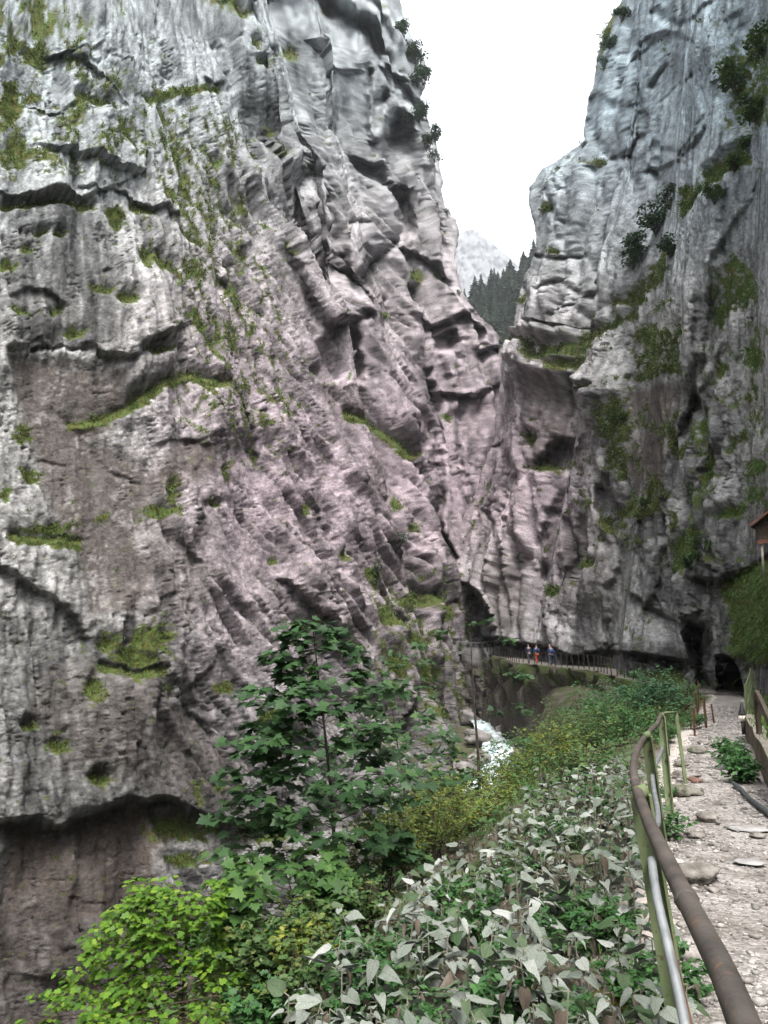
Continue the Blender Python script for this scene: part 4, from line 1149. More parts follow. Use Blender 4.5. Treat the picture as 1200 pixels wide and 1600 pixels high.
# lower rail: bright galvanised tube, in two lengths
low = [(1078, 1640, 2.75), (1062, 1560, 2.9), (1042, 1470, 3.08), (1026, 1400, 3.26), (1019, 1352, 3.40), (1018, 1344, 3.46)]
lp = [Vector(p) for p in catmull([tuple(at_y(*q)) for q in low], 6)]
lp = [lp[0] + (lp[0] - lp[1]) * 22] + lp
mb = MB(); mb.tube(lp, 0.018, 10); child(mb, 'lower_rail', steel_pipe, fence, True, 'shiny bare metal lower rail')
low2 = [(1019, 1212, 6.35), (1022, 1235, 5.9), (1027, 1262, 5.3), (1028, 1285, 4.6), (1024, 1292, 4.2), (1021, 1320, 3.7)]
mb = MB(); mb.tube([Vector(p) for p in catmull([tuple(at_y(*q)) for q in low2], 6)], 0.017, 10); child(mb, 'lower_rail', steel_pipe, fence, True)
low3 = [(1024, 1196, 6.5), (1030, 1182, 7.4), (1036, 1168, 8.9)]
mb = MB(); mb.tube([Vector(p) for p in catmull([tuple(at_y(*q)) for q in low3], 5)], 0.017, 10); child(mb, 'lower_rail', steel_pipe, fence, True)
# rusty flat bar screwed to the near post
a, b_ = at_y(1042, 1452, 3.15), at_y(1088, 1640, 2.85)
mb = MB(); mb.beam(a, b_, 0.02, 0.008, up=(-0.3, -1, 0)); child(mb, 'flat_bar', rust, fence, False, 'rust red flat bar')

# second, older rail beyond the first
f2 = empty('leaning_rail', at_y(1045, 1240, 10.5)); f2.location.z = gz(f2.location.x, f2.location.y)
setp(f2, 'old thin green rail on a leaning post just past the handrail', 'rail')
a, b_, c = at_y(1038, 1114, 9.6), at_y(1056, 1113, 11.2), at_y(1068, 1165, 11.0)
c.z = gz(c.x, c.y) - 0.05
o = MB(); o.tube([a, b_], 0.016, 8); child(o, 'top_rail', green_paint, f2, True)
o = MB(); o.beam(b_, c, 0.045, 0.02); child(o, 'post', green_paint, f2)
o = MB(); o.beam(at_y(1038, 1115, 9.7), at_y(1044, 1180, 9.9), 0.05, 0.02); child(o, 'post', green_paint, f2)

# bent rusty posts of a fallen fence, left of the tunnel mouth
for k, (tx, ty, bx, by, h, lab) in enumerate([
        (1072, 1078, 1070, 1112, 0.06, 'broad rusty fence post deep among the shrubs left of the tunnel'),
        (1083, 1107, 1085, 1150, 0.035, 'short rusty stake among green plants by the path bend'),
        (1086, 1084, 1090, 1118, 0.04, 'straight dark fence post standing on pale gravel near the tunnel'),
        (1090, 1063, 1091, 1110, 0.035, 'tallest thin dark post before the tunnel mouth'),
        (1099, 1091, 1103, 1138, 0.045, 'rusty fence post tilted over a green plant at the path edge'),
        (1100, 1100, 1104, 1122, 0.035, 'slim rusty stake behind the tilted fence post'),
        (1111, 1100, 1116, 1130, 0.035, 'rusty post leaning out over the gravel, closest to the tunnel path')]):
    g = at_z(bx, by, -0.02)
    t_ = at_y(tx, ty, g.y)
    mb = MB(); angle_post(mb, g - Vector((0, 0, 0.15)), t_, h, 0.008, (0, -1, 0))
    o = mb.build('fence_post', rust); o.data.transform(Matrix.Translation(-g)); o.location = g
    setp(o, lab, 'post', 'leftover fence posts before the tunnel')

# ------------------------------------------------------------------ right side of the path
concrete = noise_mat('mossy_concrete', (0.055, 0.040, 0.026), (0.135, 0.110, 0.085), 3.0, 0.95, 0.6, 22, dist=0.02)
lw = [(7.95, 17.6), (6.76, 14.65), (5.99, 12.86), (4.84, 10.1), (4.02, 8.0), (3.42, 6.4)]
wall = empty('retaining_wall', (6.75, 14.0, 0)); setp(wall, 'low brown mossy concrete wall holding the terrace right of the path', 'wall')
crv = catmull(lw, 6)
mb = MB()
rng2 = np.random.default_rng(3)
for i in range(len(crv) - 1):
    (x0, y0), (x1, y1) = crv[i], crv[i + 1]
    d = Vector((x1 - x0, y1 - y0, 0)).normalized(); n = Vector((-d.y, d.x, 0))
    if n.x > 0: n = -n
    h0 = 0.44 + 0.03 * math.sin(i * 0.9); h1 = 0.44 + 0.03 * math.sin((i + 1) * 0.9)
    A, B = Vector((x0, y0, 0)), Vector((x1, y1, 0)); th = Vector(n) * -0.16
    lean_ = Vector(n) * 0.04
    q = [A + lean_ + Vector((0, 0, -.15)), B + lean_ + Vector((0, 0, -.15)), B + Vector((0, 0, h1)), A + Vector((0, 0, h0)),
         A + th + Vector((0, 0, -.15)), B + th + Vector((0, 0, -.15)), B + th + Vector((0, 0, h1 + .01)), A + th + Vector((0, 0, h0 + .01))]
    mb.add(q, [(0, 1, 2, 3), (5, 4, 7, 6), (3, 2, 6, 7)] + ([(4, 0, 3, 7)] if i == 0 else []) + ([(1, 5, 6, 2)] if i == len(crv) - 2 else []))
child(mb, 'wall_face', concrete, wall)
mb = MB()
for i in range(len(crv) - 1):
    (x0, y0), (x1, y1) = crv[i], crv[i + 1]
    h0 = 0.465 + 0.03 * math.sin(i * 0.9); h1 = 0.465 + 0.03 * math.sin((i + 1) * 0.9)
    mb.beam((x0 + 0.06, y0, h0), (x1 + 0.06, y1, h1), 0.2, 0.035)
child(mb, 'coping', noise_mat('coping', (0.10, 0.09, 0.075), (0.2, 0.18, 0.15), 5, 0.95, 0.5, 30, dist=0.01), wall)

# marker lamp on the end of the wall: pale globe under a black pointed cap
lb = at_y(1160, 1118, 16.6)
lamp = empty('marker_lamp', (lb.x, lb.y, lb.z - 0.18)); setp(lamp, 'small white globe lamp with black pointed cap on the wall end', 'lamp')
bm = bmesh.new(); bmesh.ops.create_uvsphere(bm, u_segments=16, v_segments=10, radius=0.085); me = bpy.data.meshes.new('globe'); bm.to_mesh(me); bm.free()
me.polygons.foreach_set('use_smooth', [True] * len(me.polygons))
gm_, gnt, gb = nodes_mat('opal_glass', 0.3); gb.inputs['Base Color'].default_value = (0.75, 0.66, 0.60, 1)
o = link('globe', me, gm_, lamp); o.location = (0, 0, 0.14)
blk = noise_mat('black_metal', (0.012, 0.012, 0.012), (0.03, 0.03, 0.03), 10, 0.5)
mb = MB(); mb.tube([(0, 0, 0.19), (0, 0, 0.22), (0.005, 0, 0.40), (0.0, 0, 0.46)], [0.085, 0.075, 0.03, 0.004], 12); o = mb.build('cap', blk, lamp, True)
mb = MB(); mb.tube([(0, 0, -0.2), (0, 0, 0.07)], 0.04, 10); o = mb.build('stem', blk, lamp, True)

# green railing standing right of the path before the tunnel
gf = empty('green_railing', at_z(1170, 1132, 0.1)); setp(gf, 'row of pale green upright rails beside the grass slope right of the tunnel path', 'railing')
tops = []
for (px_, ty, by, Y) in [(1164.5, 1068, 1140, 19.5), (1169, 1056, 1134, 21.5), (1172.5, 1043, 1118, 23.5), (1174, 1050, 1112, 24.8), (1177.5, 1048, 1090, 27.0)]:
    T, B = at_y(px_, ty, Y), at_y(px_ + 1.5, by, Y)
    B.z = min(B.z, gz(B.x, B.y)) - 0.1
    mb = MB(); angle_post(mb, B, T, 0.055, 0.01, (-0.3, -1, 0)); child(mb, 'post', green_paint, gf); tops.append(T)
mb = MB(); mb.tube([t + Vector((0, 0, -0.04)) for t in tops], 0.014, 8); child(mb, 'top_rail', green_paint, gf, True)
mb = MB(); mb.tube([t + Vector((0, 0, -0.5)) for t in tops], 0.010, 8); child(mb, 'middle_rail', green_paint, gf, True)

# timber rail along the terrace
wood_dark = noise_mat('dark_timber', (0.030, 0.022, 0.016), (0.075, 0.058, 0.044), 4.0, 0.85, 0.5, 40, dist=0.008)
tf = empty('timber_rail', at_y(1186, 1152, 13.0)); setp(tf, 'dark weathered timber rail on a post above the low wall', 'timber rail')
T, B = at_y(1181.5, 1083, 13.0), at_y(1187, 1156, 13.0)
mb = MB(); mb.beam(B - Vector((0, 0, .3)), T, 0.07, 0.07, up=(0, 1, 0)); child(mb, 'post', wood_dark, tf)
E = at_y(1212, 1148, 8.4)
mb = MB(); mb.beam(T + (T - E).normalized() * 0.15 + Vector((0.02, 0, -0.03)), E, 0.05, 0.13); child(mb, 'board', wood_dark, tf)

# timber shelter on the rock above, only its eave corner in view
ro = at_y(1196, 850, 21.0)
sh = empty('timber_shelter', (ro.x, ro.y, ro.z)); setp(sh, 'corner of a timber roofed shelter jutting from the cliff above the grass', 'shelter')
red_edge = noise_mat('red_brown_board', (0.09, 0.035, 0.022), (0.16, 0.07, 0.045), 6, 0.8, 0.3, 40, dist=0.004)
p0, p1 = at_y(1173, 825, 21), at_y(1235, 775, 21.0)
dep_ = Vector((1.75, 2.6, 0.25))
mb = MB()
nn = 7
for i in range(nn):
    a = p0.lerp(p1, i / nn + 0.004); c = p0.lerp(p1, (i + 1) / nn - 0.004)
    mb = MB(); mb.add([a, c, c + dep_, a + dep_, a + Vector((0, 0, .03)), c + Vector((0, 0, .03)), c + dep_ + Vector((0, 0, .03)), a + dep_ + Vector((0, 0, .03))],
                      [(0, 3, 2, 1), (4, 5, 6, 7), (0, 1, 5, 4), (1, 2, 6, 5), (2, 3, 7, 6), (3, 0, 4, 7)])
    child(mb, 'roof_board', wood_dark, sh)
mb = MB(); mb.beam(p0 + Vector((-0.05, -0.02, 0.06)), p1 + Vector((0.05, -0.02, 0.06)), 0.04, 0.05, up=(0, 1, 0)); child(mb, 'eave_edge', red_edge, sh)
q0, q1 = at_y(1185, 842, 21.1), at_y(1235, 838, 21.1)
for i in range(5):
    x0 = q0.lerp(q1, i / 5); x1 = q0.lerp(q1, (i + 1) / 5 - 0.01)
    top0 = p0.z + (p1.z - p0.z) * max(0, (x0.x - p0.x) / (p1.x - p0.x)) - 0.03
    mb = MB(); hgt = top0 - x0.z
    mb.box(((x0.x + x1.x) / 2, x0.y + 0.12, x0.z + hgt / 2), (x1.x - x0.x, 0.03, hgt)); child(mb, 'wall_board', wood_dark, sh)
mb = MB(); mb.beam(at_y(1183, 848, 21.15), at_y(1240, 838, 21.15), 0.06, 0.1, up=(0, 0, 1)); child(mb, 'sill_beam', red_edge, sh)
a = at_y(1190, 848, 21.2); b_ = at_y(1192, 884, 21.2)
mb = MB(); mb.tube([b_ - Vector((0, 0, 0.4)), a], 0.035, 8); child(mb, 'prop', noise_mat('grey_pole', (0.15, 0.14, 0.12), (0.26, 0.24, 0.2), 6), sh, True)

# pipe half buried in the gravel
hose_m = noise_mat('dark_pipe', (0.025, 0.03, 0.032), (0.06, 0.07, 0.072), 20, 0.5)
hp = [at_z(x, y, 0.03) for x, y in [(1146, 1224), (1158, 1234), (1170, 1247), (1186, 1259), (1204, 1273), (1240, 1296)]]
mb = MB(); mb.tube([Vector(p) for p in catmull([tuple(p) for p in hp], 5)], 0.028, 8)
o = mb.build('pipe', hose_m, None, True); setp(o, 'dark pipe lying along the gravel path below the low wall', 'pipe')

# stones on the path
stone_grey = noise_mat('path_stone', (0.075, 0.065, 0.055), (0.24, 0.22, 0.20), 7.0, 0.95, 0.8, 30, dist=0.03)
stone_moss = noise_mat('mossy_stone', (0.05, 0.055, 0.03), (0.20, 0.185, 0.16), 6.0, 0.95, 0.8, 28, dist=0.03)
stone_pale = noise_mat('pale_slab', (0.17, 0.165, 0.16), (0.29, 0.28, 0.27), 5.0, 0.9, 0.5, 30, dist=0.01)
def rock(pxc, pyc, w_px, aspect, flat, seed, label, mat=stone_grey, name='rock', sink=0.3, rz=0.0):
    c = at_z(pxc, pyc, 0.0)
    sz_ = w_px * (c.y / F_PX) / 2
    v, f = rock_shape(seed, 3, flat, 0.24)
    n = fbm2(v[:, 0] * 4 + seed, v[:, 1] * 4 + v[:, 2] * 3, seed + 3, 3)
    v = v * (1 + 0.10 * n)[:, None]
    v = v * np.array([1, aspect, 1]) * sz_
    v[:, 2] += sz_ * flat * (1 - 2 * sink)
    o = link(name, mesh_np(name, v, f, smooth=False), mat); o.location = (c.x, c.y, 0.0); o.rotation_euler = (0, 0, rz)
    return setp(o, label, 'rock', 'rocks on the gravel path')
rock(1106, 1280, 34, 0.8, 0.55, 11, 'rounded grey stone lying alone in the pale gravel', rz=0.3)
rock(1088, 1372, 92, 0.7, 0.34, 12, 'large flat pitted rock embedded in the path beside the near post', rz=0.2)
rock(1068, 1240, 66, 0.6, 0.34, 13, 'long flat mossy rock at the grassy path edge', stone_moss, rz=0.1)
rock(1086, 1222, 18, 0.9, 0.7, 14, 'small reddish stone on top of the mossy edge rocks', noise_mat('red_stone', (0.09, 0.05, 0.038), (0.17, 0.10, 0.08), 8, 0.95, 0.5, 40, dist=0.01))
rock(1070, 1214, 44, 0.6, 0.3, 15, 'low grey rock tucked behind the small reddish stone', rz=-0.2)
rock(1064, 1196, 26, 0.5, 0.3, 16, 'thin brown stone sticking out from the green verge', stone_moss)
rock(1088, 1175, 32, 0.5, 0.35, 17, 'brown block of stone on the left of the gravel up the path', stone_moss)
rock(1099, 1162, 18, 0.6, 0.4, 18, 'little grey stone just past the brown block')
rock(1086, 1306, 28, 0.8, 0.4, 19, 'knobbly small stone between the rounded stone and large flat rock')
rock(1172, 1296, 62, 0.8, 0.07, 21, 'pale flat slab lying level in the gravel', stone_pale, 'stone_slab', 0.25)
rock(1172, 1348, 44, 0.8, 0.10, 22, 'thin pale flagstone half covered by gravel near the slab', stone_pale, 'stone_slab', 0.3)
rock(1184, 1306, 26, 0.8, 0.28, 23, 'small dark rock against the pale slab')
rock(1122, 1286, 9, 0.9, 0.8, 24, 'tiny pebble touching the rounded grey stone')
rock(1158, 1218, 12, 0.9, 0.8, 25, 'brown lump of stone at the pipe end')
# ------------------------------------------------------------------ far mountain, wooded hill
def patch_grid(name, n, m, fn, mat, colf):
    U, W = np.meshgrid(np.linspace(0, 1, n), np.linspace(0, 1, m), indexing='ij')
    P_ = fn(U, W)
    idx = np.arange(n * m).reshape(n, m)
    q = np.stack([idx[:-1, :-1], idx[1:, :-1], idx[1:, 1:], idx[:-1, 1:]], -1).reshape(-1, 4)
    o = link(name, mesh_np(name, P_.reshape(-1, 3), q, attrs={'Col': colf(P_, U, W).reshape(-1, 3)}), mat)
    return setp(o, kind='structure')
far_rock = attr_rock_mat('far_rock', [(0.02, 0.6, 12.0)], mscale=0.03)
def mtn(U, W):
    px_ = 640 + 300 * U
    sky_ = np.interp(px_, [640, 690, 705, 716, 728, 740, 752, 762, 776, 790, 830, 940], [420, 392, 378, 366, 360, 358, 362, 374, 386, 398, 432, 470])
    sky_ = sky_ + 2.5 * fbm2(px_ / 7, px_ * 0, 701, 4)
    pyy = sky_ + (640 - sky_) * (1 - W)
    x = (px_ - 600) / F_PX; y = (800 - pyy) / F_PX
    Y = 2350 + 600 * W + 40 * ridge2(px_ / 18, pyy / 26, 702, 4) + 22 * ridge2(px_ / 6 + pyy / 12, pyy / 9, 703, 3)
    dy = CP - y * SP; dz = SP + y * CP
    return np.stack([x * Y / dy, Y, ZC + dz * Y / dy], -1)
def mtn_col(P_, U, W):
    n = fbm2(P_[..., 0] / 40, P_[..., 2] / 60, 704, 4); r = ridge2(P_[..., 0] / 30 + P_[..., 2] / 50, P_[..., 2] / 40, 705, 3)
    return np.clip(0.095 + 0.05 * n + 0.045 * r, 0.03, 0.25)[..., None] * np.array([1.0, 0.97, 0.95])
patch_grid('mountain', 140, 100, mtn, far_rock, mtn_col)
def hill_pt(U, W):
    px_ = 660 + 260 * U
    ytop = np.interp(px_, [660, 720, 740, 770, 800, 830, 920], [520, 492, 482, 462, 440, 425, 400])
    pyy = ytop + (600 - ytop) * (1 - W)
    Y = 300 + 120 * W + 8 * fbm2(U * 6, W * 6, 711, 3)
    x = (px_ - 600) / F_PX; y = (800 - pyy) / F_PX
    dy = CP - y * SP; dz = SP + y * CP
    return np.stack([x * Y / dy, Y, ZC + dz * Y / dy], -1)
def hill_col(P_, U, W):
    n = fbm2(P_[..., 0] / 6, P_[..., 2] / 6, 712, 4)
    c = np.array([0.030, 0.045, 0.018]) * (1 + 0.6 * n)[..., None]
    e = (sstep(0.62, 0.42, W + 0.12 * n) * sstep(0.36, 0.44, U))[..., None]
    return np.clip(c * (1 - e) + e * np.array([0.17, 0.105, 0.06]) * (1 + 0.8 * n)[..., None], 0.01, 0.5)
patch_grid('hill', 70, 50, hill_pt, far_rock, hill_col)
# spruces
needle = leaf_mat('spruce_needles', (0.018, 0.036, 0.018), (0.036, 0.060, 0.026), None, 0.1, 0.7, 0.4)
bark_far = noise_mat('spruce_bark', (0.05, 0.04, 0.033), (0.09, 0.075, 0.06), 2.0)
def spruce_meshes(seed):
    r = np.random.default_rng(seed); H = 1.0
    V_, F_ = [], []; b = 0
    for z in np.concatenate([np.linspace(0.10, 0.97, 34)]):
        R_ = (1 - z) ** 0.85 * 0.25 * r.uniform(0.7, 1.2) + 0.006
        nb = 9 if z < 0.7 else 6
        a0 = r.uniform(0, 6.28)
        for k in range(nb):
            a = a0 + 6.283 * k / nb + r.normal(0, 0.25); rr_ = R_ * r.uniform(0.6, 1.2)
            w = rr_ * 0.34; dz = -rr_ * r.uniform(0.25, 0.6)
            c, s_ = math.cos(a), math.sin(a)
            tip = (c * rr_, s_ * rr_, z + dz); mid = (c * rr_ * 0.55, s_ * rr_ * 0.55)
            V_ += [(0, 0, z + 0.012), (mid[0] - s_ * w, mid[1] + c * w, z + dz * 0.6 - 0.008), (mid[0] + s_ * w, mid[1] - c * w, z + dz * 0.6 - 0.008), tip, (mid[0], mid[1], z + dz * 0.28)]
            F_ += [(b, b + 1, b + 4), (b, b + 4, b + 2), (b + 1, b + 3, b + 4), (b + 4, b + 3, b + 2)]; b += 5
    crown = mesh_np('crown', np.array(V_), np.array(F_)); crown.materials.append(needle)
    mb = MB(); mb.tube([(0, 0, -0.05), (0, 0, 0.5), (0, 0, 0.98)], [0.014, 0.009, 0.002], 6); tr = mb.mesh('trunk'); tr.materials.append(bark_far)
    return crown, tr
sp = [spruce_meshes(s_) for s_ in range(4)]
r_ = np.random.default_rng(77)
cand = []
tries = 0
while len(cand) < 110 and tries < 9000:
    tries += 1
    u, w = r_.uniform(0.12, 0.75), r_.uniform(0.34, 1.0)
    if w < 0.5 and u > 0.40 and r_.uniform() < 0.8: continue
    p = hill_pt(np.array([u]), np.array([w]))[0]
    if all((p[0] - q[0]) ** 2 + (p[1] - q[1]) ** 2 + (p[2] - q[2]) ** 2 > 6.6 ** 2 for q in cand): cand.append(p)
cand.sort(key=lambda q: q[1])
for i, p in enumerate(cand):
    H = r_.uniform(11, 25) * (1.12 if i % 9 == 0 else 1)
    t = empty('spruce_tree', Vector(p)); t.rotation_euler = (0, 0, r_.uniform(0, 6.28)); wd_ = H * r_.uniform(0.75, 1.5); t.scale = (wd_, wd_, H)
    cm, tm = sp[r_.integers(4)]
    link('crown', cm, None, t); link('trunk', tm, None, t)
    setp(t, 'dark green spruce in the wood on the distant slope', 'spruce', 'spruces on the slope seen through the gap')

# ------------------------------------------------------------------ gallery walk, bridge and walkers under the right cliff
GALL = [(17.6, 40, 0.02), (16.4, 44.5, 0.25), (15.2, 50.5, 0.75), (15.5, 57, 1.05), (14.9, 65, 1.25), (13.1, 72.5, 1.55), (13.0, 80, 1.95), (12.2, 87.5, 2.45), (11.2, 92, 2.75)]
gc = catmull(GALL, 24)
gt = np.gradient(gc, axis=0); gt[:, 2] = 0; gt /= np.linalg.norm(gt, axis=1, keepdims=True)
gn_ = np.stack([-gt[:, 1], gt[:, 0], 0 * gt[:, 0]], 1)             # towards the river
gn_[gn_[:, 0] > 0] *= -1
prof = [(-3.2, 0.05), (-1.2, 0.03), (-0.3, 0.0), (0.45, -0.01), (0.62, -0.06), (0.72, -0.25), (0.80, -0.8), (0.86, -1.6), (0.95, -2.6), (1.05, -3.8), (1.2, -5.2), (1.35, -7.0), (1.6, -9.5)]
gal = []
for a_, (o_, h_) in enumerate(prof):
    jit = np.array([fbm2(np.arange(len(gc)) * 0.11 + 5, np.full(len(gc), h_ * 0.9), 731, 3)])[0] * (1.3 if o_ > 0.5 else 0.03)
    gal.append(gc + gn_ * (o_ + jit)[:, None] + np.stack([0 * jit, 0 * jit, h_ + 0.25 * jit * (o_ > 0.5)], 1))
gal = np.stack(gal, 1)
n, m_ = gal.shape[:2]
ii = np.arange(n)[:, None] + 0.0 * np.arange(m_); hh = np.array([p[1] for p in prof])[None, :] + 0 * ii
nz_ = fbm2(ii * 0.16, hh * 1.3, 733, 3); nz2 = fbm2(ii * 0.5, hh * 0.35, 734, 3)
cg = np.where((hh > -0.05)[..., None], np.array([0.15, 0.135, 0.12]), np.array([0.060, 0.050, 0.043]) * (1 + 0.9 * nz2)[..., None] + 0.06 * sstep(0.1, 0.4, nz2)[..., None])
mo = ((hh <= -0.05) & (hh > -2.2)) * sstep(-0.15, 0.2, nz_ + 0.1 * (hh + 1.6))
cg = cg * (1 - mo[..., None]) + mo[..., None] * np.array([0.040, 0.055, 0.014])
idx = np.arange(n * m_).reshape(n, m_)
q = np.stack([idx[:-1, :-1], idx[1:, :-1], idx[1:, 1:], idx[:-1, 1:]], -1).reshape(-1, 4)
setp(link('gallery_path', mesh_np('gallery_path', gal.reshape(-1, 3), q, attrs={'Col': np.clip(cg, 0.01, 0.5).reshape(-1, 3)}), rock_mat), kind='structure')
dark_iron = noise_mat('dark_iron', (0.018, 0.016, 0.015), (0.045, 0.038, 0.034), 8, 0.7)
gfence = empty('gallery_fence', Vector(gc[100])); setp(gfence, 'long thin dark post and rail fence edging the gallery walk', 'fence')
edge = gc + gn_ * 0.42
acc = 0; last = None; tp = []
post_me = None
for i in range(30, len(edge) - 4):
    if last is not None: acc += float(np.linalg.norm(edge[i] - last))
    last = edge[i]
    tp.append(Vector(edge[i]) + Vector((0, 0, 1.05)))
    if acc > 1.05:
        acc = 0
        if post_me is None:
            mb = MB(); mb.box((0, 0, 0.5), (0.055, 0.055, 1.2)); post_me = mb.mesh('post'); post_me.materials.append(dark_iron)
        o = link('post', post_me, None, gfence); o.location = Vector(edge[i]) - gfence.location; o.rotation_euler = (r_.normal(0, 0.04), r_.normal(0, 0.04), 0)
mb = MB(); mb.tube(tp[::6], 0.018, 5); child(mb, 'top_rail', dark_iron, gfence)
mb = MB(); mb.tube([t - Vector((0, 0, 0.5)) for t in tp[::6]], 0.012, 5); child(mb, 'middle_rail', dark_iron, gfence)
# bridge
bs, be = Vector((11.9, 92.2, 2.72)), Vector((7.6, 90.6, 2.80))
br = empty('footbridge', bs.lerp(be, 0.5)); setp(br, 'grey steel footbridge with railing crossing to the left cliff by the arched cave', 'bridge')
steel = noise_mat('grey_steel', (0.10, 0.105, 0.11), (0.18, 0.185, 0.19), 5, 0.6)
mb = MB(); mb.beam(bs, be, 1.2, 0.10); child(mb, 'deck', steel, br)
sd_ = (be - bs).normalized().cross(Vector((0, 0, 1))).normalized()
for sgn in (-1, 1):
    o_ = sd_ * (0.55 * sgn)
    mb = MB(); mb.beam(bs + o_ + Vector((0, 0, -0.12)), be + o_ + Vector((0, 0, -0.12)), 0.12, 0.26); child(mb, 'girder', steel, br)
    mb = MB(); mb.tube([bs + o_ + Vector((0, 0, 1.1)), be + o_ + Vector((0, 0, 1.1))], 0.03, 6); child(mb, 'top_rail', steel, br)
    mb = MB(); mb.tube([bs + o_ + Vector((0, 0, 0.55)), be + o_ + Vector((0, 0, 0.55))], 0.018, 6); child(mb, 'middle_rail', steel, br)
    for k in range(7):
        p = bs.lerp(be, k / 6) + o_
        mb = MB(); mb.box((p.x, p.y, p.z + 0.56), (0.06, 0.06, 1.1)); child(mb, 'post', steel, br)

# walkers
def skin_obj(name, joints, bones, mat, parent, root=0):
    me = bpy.data.meshes.new(name); me.from_pydata([j[0] for j in joints], bones, []); me.update()
    o = link(name, me, mat, parent)
    sk = o.modifiers.new('skin', 'SKIN'); sk.use_smooth_shade = True
    for i, j in enumerate(joints):
        rr_ = j[1] if isinstance(j[1], tuple) else (j[1], j[1])
        me.skin_vertices[0].data[i].radius = rr_
        me.skin_vertices[0].data[i].use_root = (i == root)
    ss = o.modifiers.new('sub', 'SUBSURF'); ss.levels = 1; ss.render_levels = 1
    return o
def plain(name, c, rough=0.8):
    return noise_mat(name, tuple(x * 0.85 for x in c), tuple(min(1, x * 1.15) for x in c), 6.0, rough)
skin_m = plain('skin', (0.40, 0.25, 0.19)); hair_m = plain('hair', (0.03, 0.02, 0.015))
def person(loc, rz, jacket, trousers, label, pack=None, hat=None, stride=0.16, h=1.0, shorts=False):
    t = empty('person', loc, rz); t.scale = (h, h, h)
    s_ = stride
    hip, chest, neck = (0, 0, .95), (0, .02, 1.28), (0, .02, 1.47)
    J = [((0, 0, .95), (.14, .10)), ((0, .01, 1.12), (.13, .095)), ((0, .02, 1.32), (.165, .105)), ((0, .02, 1.46), .055), ((0, .04, 1.53), .058), ((0, .05, 1.60), (.078, .095)), ((0, .04, 1.70), (.07, .085)),
         ((.19, .02, 1.40), .055), ((.24, -s_ * .4, 1.14), .042), ((.22, s_ * .3, .92), .034), ((.21, s_ * .45, .83), .03),
         ((-.19, .02, 1.40), .055), ((-.24, s_ * .4, 1.14), .042), ((-.22, s_ * .9, .92), .034), ((-.21, s_ * 1.1, .83), .03),
         ((.09, 0, .88), .085), ((.10, s_ * .9, .50), .058), ((.10, s_ * .7, .10), .042), ((.10, s_ * .7 + .13, .035), .036),
         ((-.09, 0, .88), .085), ((-.10, -s_ * .5, .50), .058), ((-.10, -s_ * 1.5, .12), .042), ((-.10, -s_ * 1.5 + .13, .035), .036)]
    B_ = [(0, 1), (1, 2), (2, 3), (3, 4), (4, 5), (5, 6), (2, 7), (7, 8), (8, 9), (9, 10), (2, 11), (11, 12), (12, 13), (13, 14), (0, 15), (15, 16), (16, 17), (17, 18), (0, 19), (19, 20), (20, 21), (21, 22)]
    skin_obj('body', J, B_, skin_m, t)
    grow_ = lambda r, k: tuple(x + k for x in r) if isinstance(r, tuple) else r + k
    ji = [0, 1, 2, 7, 8, 9, 11, 12, 13]
    mp = {j: i for i, j in enumerate(ji)}
    skin_obj('jacket', [(J[j][0], grow_(J[j][1], .022)) for j in ji], [(mp[a], mp[b]) for a, b in B_ if a in mp and b in mp], jacket, t)
    li = [0, 15, 16, 17, 19, 20, 21] if not shorts else [0, 15, 16, 19, 20]
    mp2 = {j: i for i, j in enumerate(li)}
    skin_obj('trousers', [(J[j][0], grow_(J[j][1], .018)) for j in li], [(mp2[a], mp2[b]) for a, b in B_ if a in mp2 and b in mp2], trousers, t)
    top = hat or hair_m
    skin_obj('hat' if hat else 'hair', [((0, .02, 1.64), (.095, .10)), ((0, .03, 1.72), (.085, .09)), ((0, .03, 1.765), .045)], [(0, 1), (1, 2)], top, t)
    if pack:
        skin_obj('backpack', [((0, -.19, 1.08), (.14, .08)), ((0, -.20, 1.25), (.15, .10)), ((0, -.17, 1.44), (.12, .07))], [(0, 1), (1, 2)], pack, t)
    setp(t, label, 'person', 'walkers on the gallery')
def on_gallery(pxv, side=0.0):
    d = [(abs((project(np.array(p))[0]) - pxv), i) for i, p in enumerate(gc) if 60 < p[1] < 92]
    i = min(d)[1]
    return Vector(gc[i] + gn_[i] * side)
navy = plain('navy', (0.018, 0.028, 0.06)); blue = plain('blue', (0.03, 0.06, 0.16)); orange = plain('orange_red', (0.35, 0.06, 0.03)); blackc = plain('black_cloth', (0.012, 0.012, 0.014)); white_h = plain('white_helmet', (0.55, 0.54, 0.53)); greyc = plain('grey_cloth', (0.09, 0.09, 0.10))
person(on_gallery(829, 0.1), 0.2, navy, greyc, 'walker in a dark navy jacket leading the others along the gallery', None, None, 0.14)
person(on_gallery(841, 0.2), 0.25, blue, orange, 'walker in blue jacket and orange red trousers on the gallery', navy, None, 0.16)
person(on_gallery(859, -0.1), 0.3, blackc, greyc, 'walker in black wearing a white helmet on the gallery', None, white_h, 0.15)
person(on_gallery(867, 0.3), 0.3, blue, navy, 'last walker all in dark blue with a bulky backpack on the gallery', blue, None, 0.16, 1.0)
